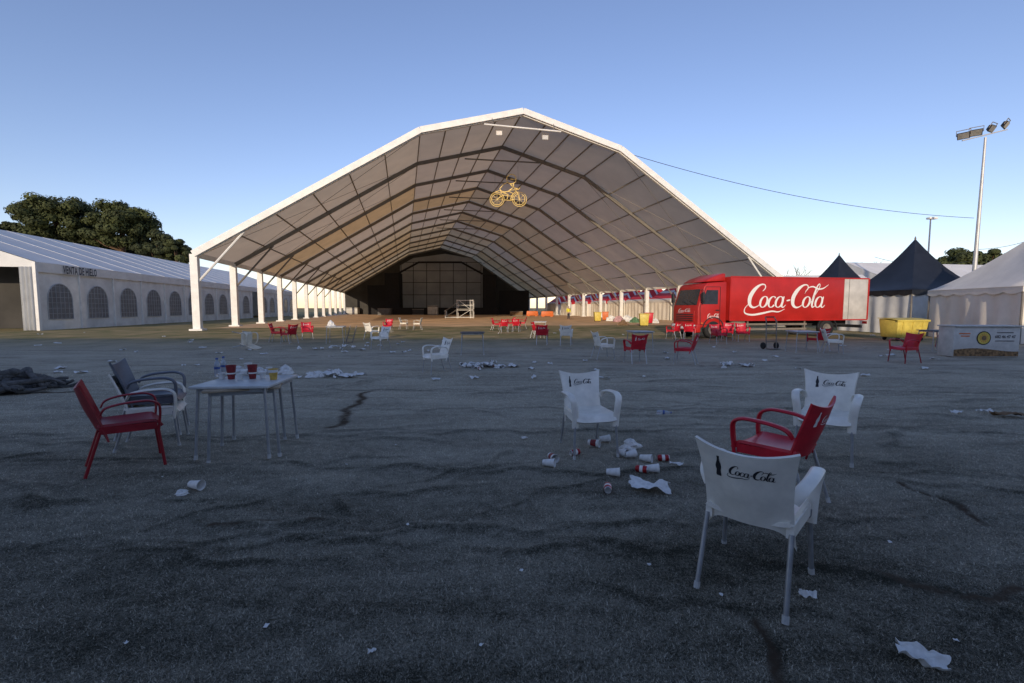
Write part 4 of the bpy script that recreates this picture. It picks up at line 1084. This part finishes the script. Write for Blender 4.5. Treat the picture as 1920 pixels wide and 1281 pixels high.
# ------------------------------------------------------------------ right far items under the tent
def bag(px,py,r,m,label):
    g_=G(px,py); lump(r*2.2,r*1.8,r*1.1,label,'rubbish bag',None,g_.to_tuple(),'rubbish_bag',m)
bag(1146,602,.6,M_PAPER,'pale rubbish bag left in the heap beneath the right tent posts'); bag(1160,604,.6,M_PINK,'pinkish rubbish bag in the heap beneath the right tent posts')
bag(1176,603,.65,M_PAPER,'big white rubbish bag at the middle of the heap by the right posts'); bag(1190,605,.5,M_GREENB,'green rubbish bag at the right of the heap by the right posts')
bag(1168,610,.4,M_BROWN,'small brown rubbish bag lying before the heap by the right posts'); bag(1228,606,.42,M_PAPER,'white rubbish bag alone between heap and truck')
def tub(px,py,m,label,w_=.75,h=1.0):
    g_=G(px,py); t=thing('waste_bin',label,'bin',g_.to_tuple(),random.uniform(-.3,.3)); 
    vs=[(-w_*.42,-w_*.42,.08),(w_*.42,-w_*.42,.08),(w_*.42,w_*.42,.08),(-w_*.42,w_*.42,.08),(-w_*.5,-w_*.5,h),(w_*.5,-w_*.5,h),(w_*.5,w_*.5,h),(-w_*.5,w_*.5,h)]
    MB().add(vs,[(0,3,2,1),(4,5,6,7),(0,1,5,4),(1,2,6,5),(2,3,7,6),(3,0,4,7)]).build('body',m,t,bevel=.03)
    MB().box((0,0,h+.03),(w_*1.08,w_*1.08,.07)).build('lid',m,t,bevel=.02)
    for s in (-1,1): MB().lathe([(.03,-.03),(.09,-.03),(.1,0),(.09,.03),(.03,.03)],12,Matrix.Translation((s*w_*.35,w_*.4,.1))@Matrix.Rotation(PI/2,4,'Y')).build('wheel',M_TYRE,t)
tub(1120,603,M_YEL,'yellow bin left of the rubbish heap under the right tent edge'); tub(1207,612,M_YEL,'yellow bin right of the rubbish heap near the truck cab'); tub(1135,601,M_ORG,'orange bin just left of the pale rubbish bag')
tub(1216,607,M_CHR,'red bin standing behind the right yellow bin near the truck',.8)
def barrier(px,py,label,m=M_ORG,w_=2.2):
    g_=G(px,py); t=thing('barrier',label,'barrier',g_.to_tuple(),R(4)); 
    MB().prism([(-w_/2,.1),(w_/2,.1),(w_/2-.1,.95),(-w_/2+.1,.95)],-.18,.18).build('body',m,t,bevel=.06)
    for s in (-1,1): MB().box((s*w_*.32,0,.06),(.4,.6,.12)).build('foot',m,t)
barrier(998,593,'orange plastic barrier, left of two beyond the far red chairs'); barrier(1026,594,'orange plastic barrier, right of two beyond the far red chairs')

# ------------------------------------------------------------------ person in hi-vis
def skin(name,J,E,m,parent,root=0):
    me=bpy.data.meshes.new(name); me.from_pydata([j[0] for j in J],E,[]); o=bpy.data.objects.new(name,me); COL.objects.link(o)
    sm=o.modifiers.new('Skin','SKIN'); sm.use_smooth_shade=True
    o.modifiers.new('Sub','SUBSURF').levels=1
    for i,j in enumerate(J):
        o.data.skin_vertices[0].data[i].radius=j[1] if isinstance(j[1],tuple) else (j[1],j[1]); o.data.skin_vertices[0].data[i].use_root=(i==root)
    bpy.context.view_layer.update()
    nm=bpy.data.meshes.new_from_object(o.evaluated_get(bpy.context.evaluated_depsgraph_get())); nm.name=name
    bpy.data.objects.remove(o); nm.materials.clear(); nm.materials.append(m)
    o=bpy.data.objects.new(name,nm); COL.objects.link(o); o.parent=parent; KIDS.setdefault(parent.name,[]).append(o); return o
pg=G(1066,600); t=thing('person','person in a yellow high-visibility jacket and dark trousers standing under the tent','person',pg.to_tuple(),R(25))
J=[((0,0,.95),(.13,.1)),((0,0,1.18),(.12,.09)),((0,0,1.4),(.15,.1)),((0,0,1.5),.055),((0,-.01,1.6),(.075,.09)),((0,-.01,1.7),(.07,.085)),((0,-.105,1.61),.014)]
E=[(0,1),(1,2),(2,3),(3,4),(4,5),(4,6)]
for s in (-1,1):
    b0=len(J); J+=[((s*.1,0,.86),.085),((s*.11,-.02+.03*s,.48),.055),((s*.12,.03*s,.09),.04),((s*.13,-.15+.03*s,.04),.035)]; E+=[(0,b0),(b0,b0+1),(b0+1,b0+2),(b0+2,b0+3)]
    b0=len(J); J+=[((s*.19,0,1.42),.06),((s*.26,.03,1.13),.042),((s*.25,-.12,.92),.03),((s*.25,-.17,.85),(.03,.018))]; E+=[(2,b0),(b0,b0+1),(b0+1,b0+2),(b0+2,b0+3)]
    for f_ in range(4):
        c0=len(J); dx=(f_-1.5)*.02; J+=[((s*.25+dx,-.20,.80+.004*abs(f_-1.2)),.009),((s*.25+dx,-.205,.765+.006*abs(f_-1.2)),.008)]; E+=[(b0+3,c0),(c0,c0+1)]
    c0=len(J); J+=[((s*.25-s*.045,-.19,.855),.010),((s*.25-s*.05,-.215,.83),.009)]; E+=[(b0+3,c0),(c0,c0+1)]
skin('body',J,E,M_SKIN,t)
J=[((0,0,.92),(.165,.13)),((0,0,1.18),(.155,.125)),((0,0,1.4),(.175,.13)),((0,0,1.49),.08)]; E=[(0,1),(1,2),(2,3)]
for s in (-1,1):
    b0=len(J); J+=[((s*.2,0,1.42),.08),((s*.26,.03,1.13),.06),((s*.25,-.11,.94),.048)]; E+=[(2,b0),(b0,b0+1),(b0+1,b0+2)]
skin('jacket',J,E,M_HIVIS,t)
J=[((0,0,.95),(.15,.12))]; E=[]
for s in (-1,1):
    b0=len(J); J+=[((s*.1,0,.84),.105),((s*.11,-.02+.03*s,.48),.075),((s*.12,.03*s,.1),.06)]; E+=[(0,b0),(b0,b0+1),(b0+1,b0+2)]
skin('trousers',J,E,M_TROUS,t)
skin('hair',[((0,.02,1.66),(.08,.085)),((0,.015,1.74),(.075,.08))],[(0,1)],M_HAIR,t)
print('objects',len(bpy.data.objects))
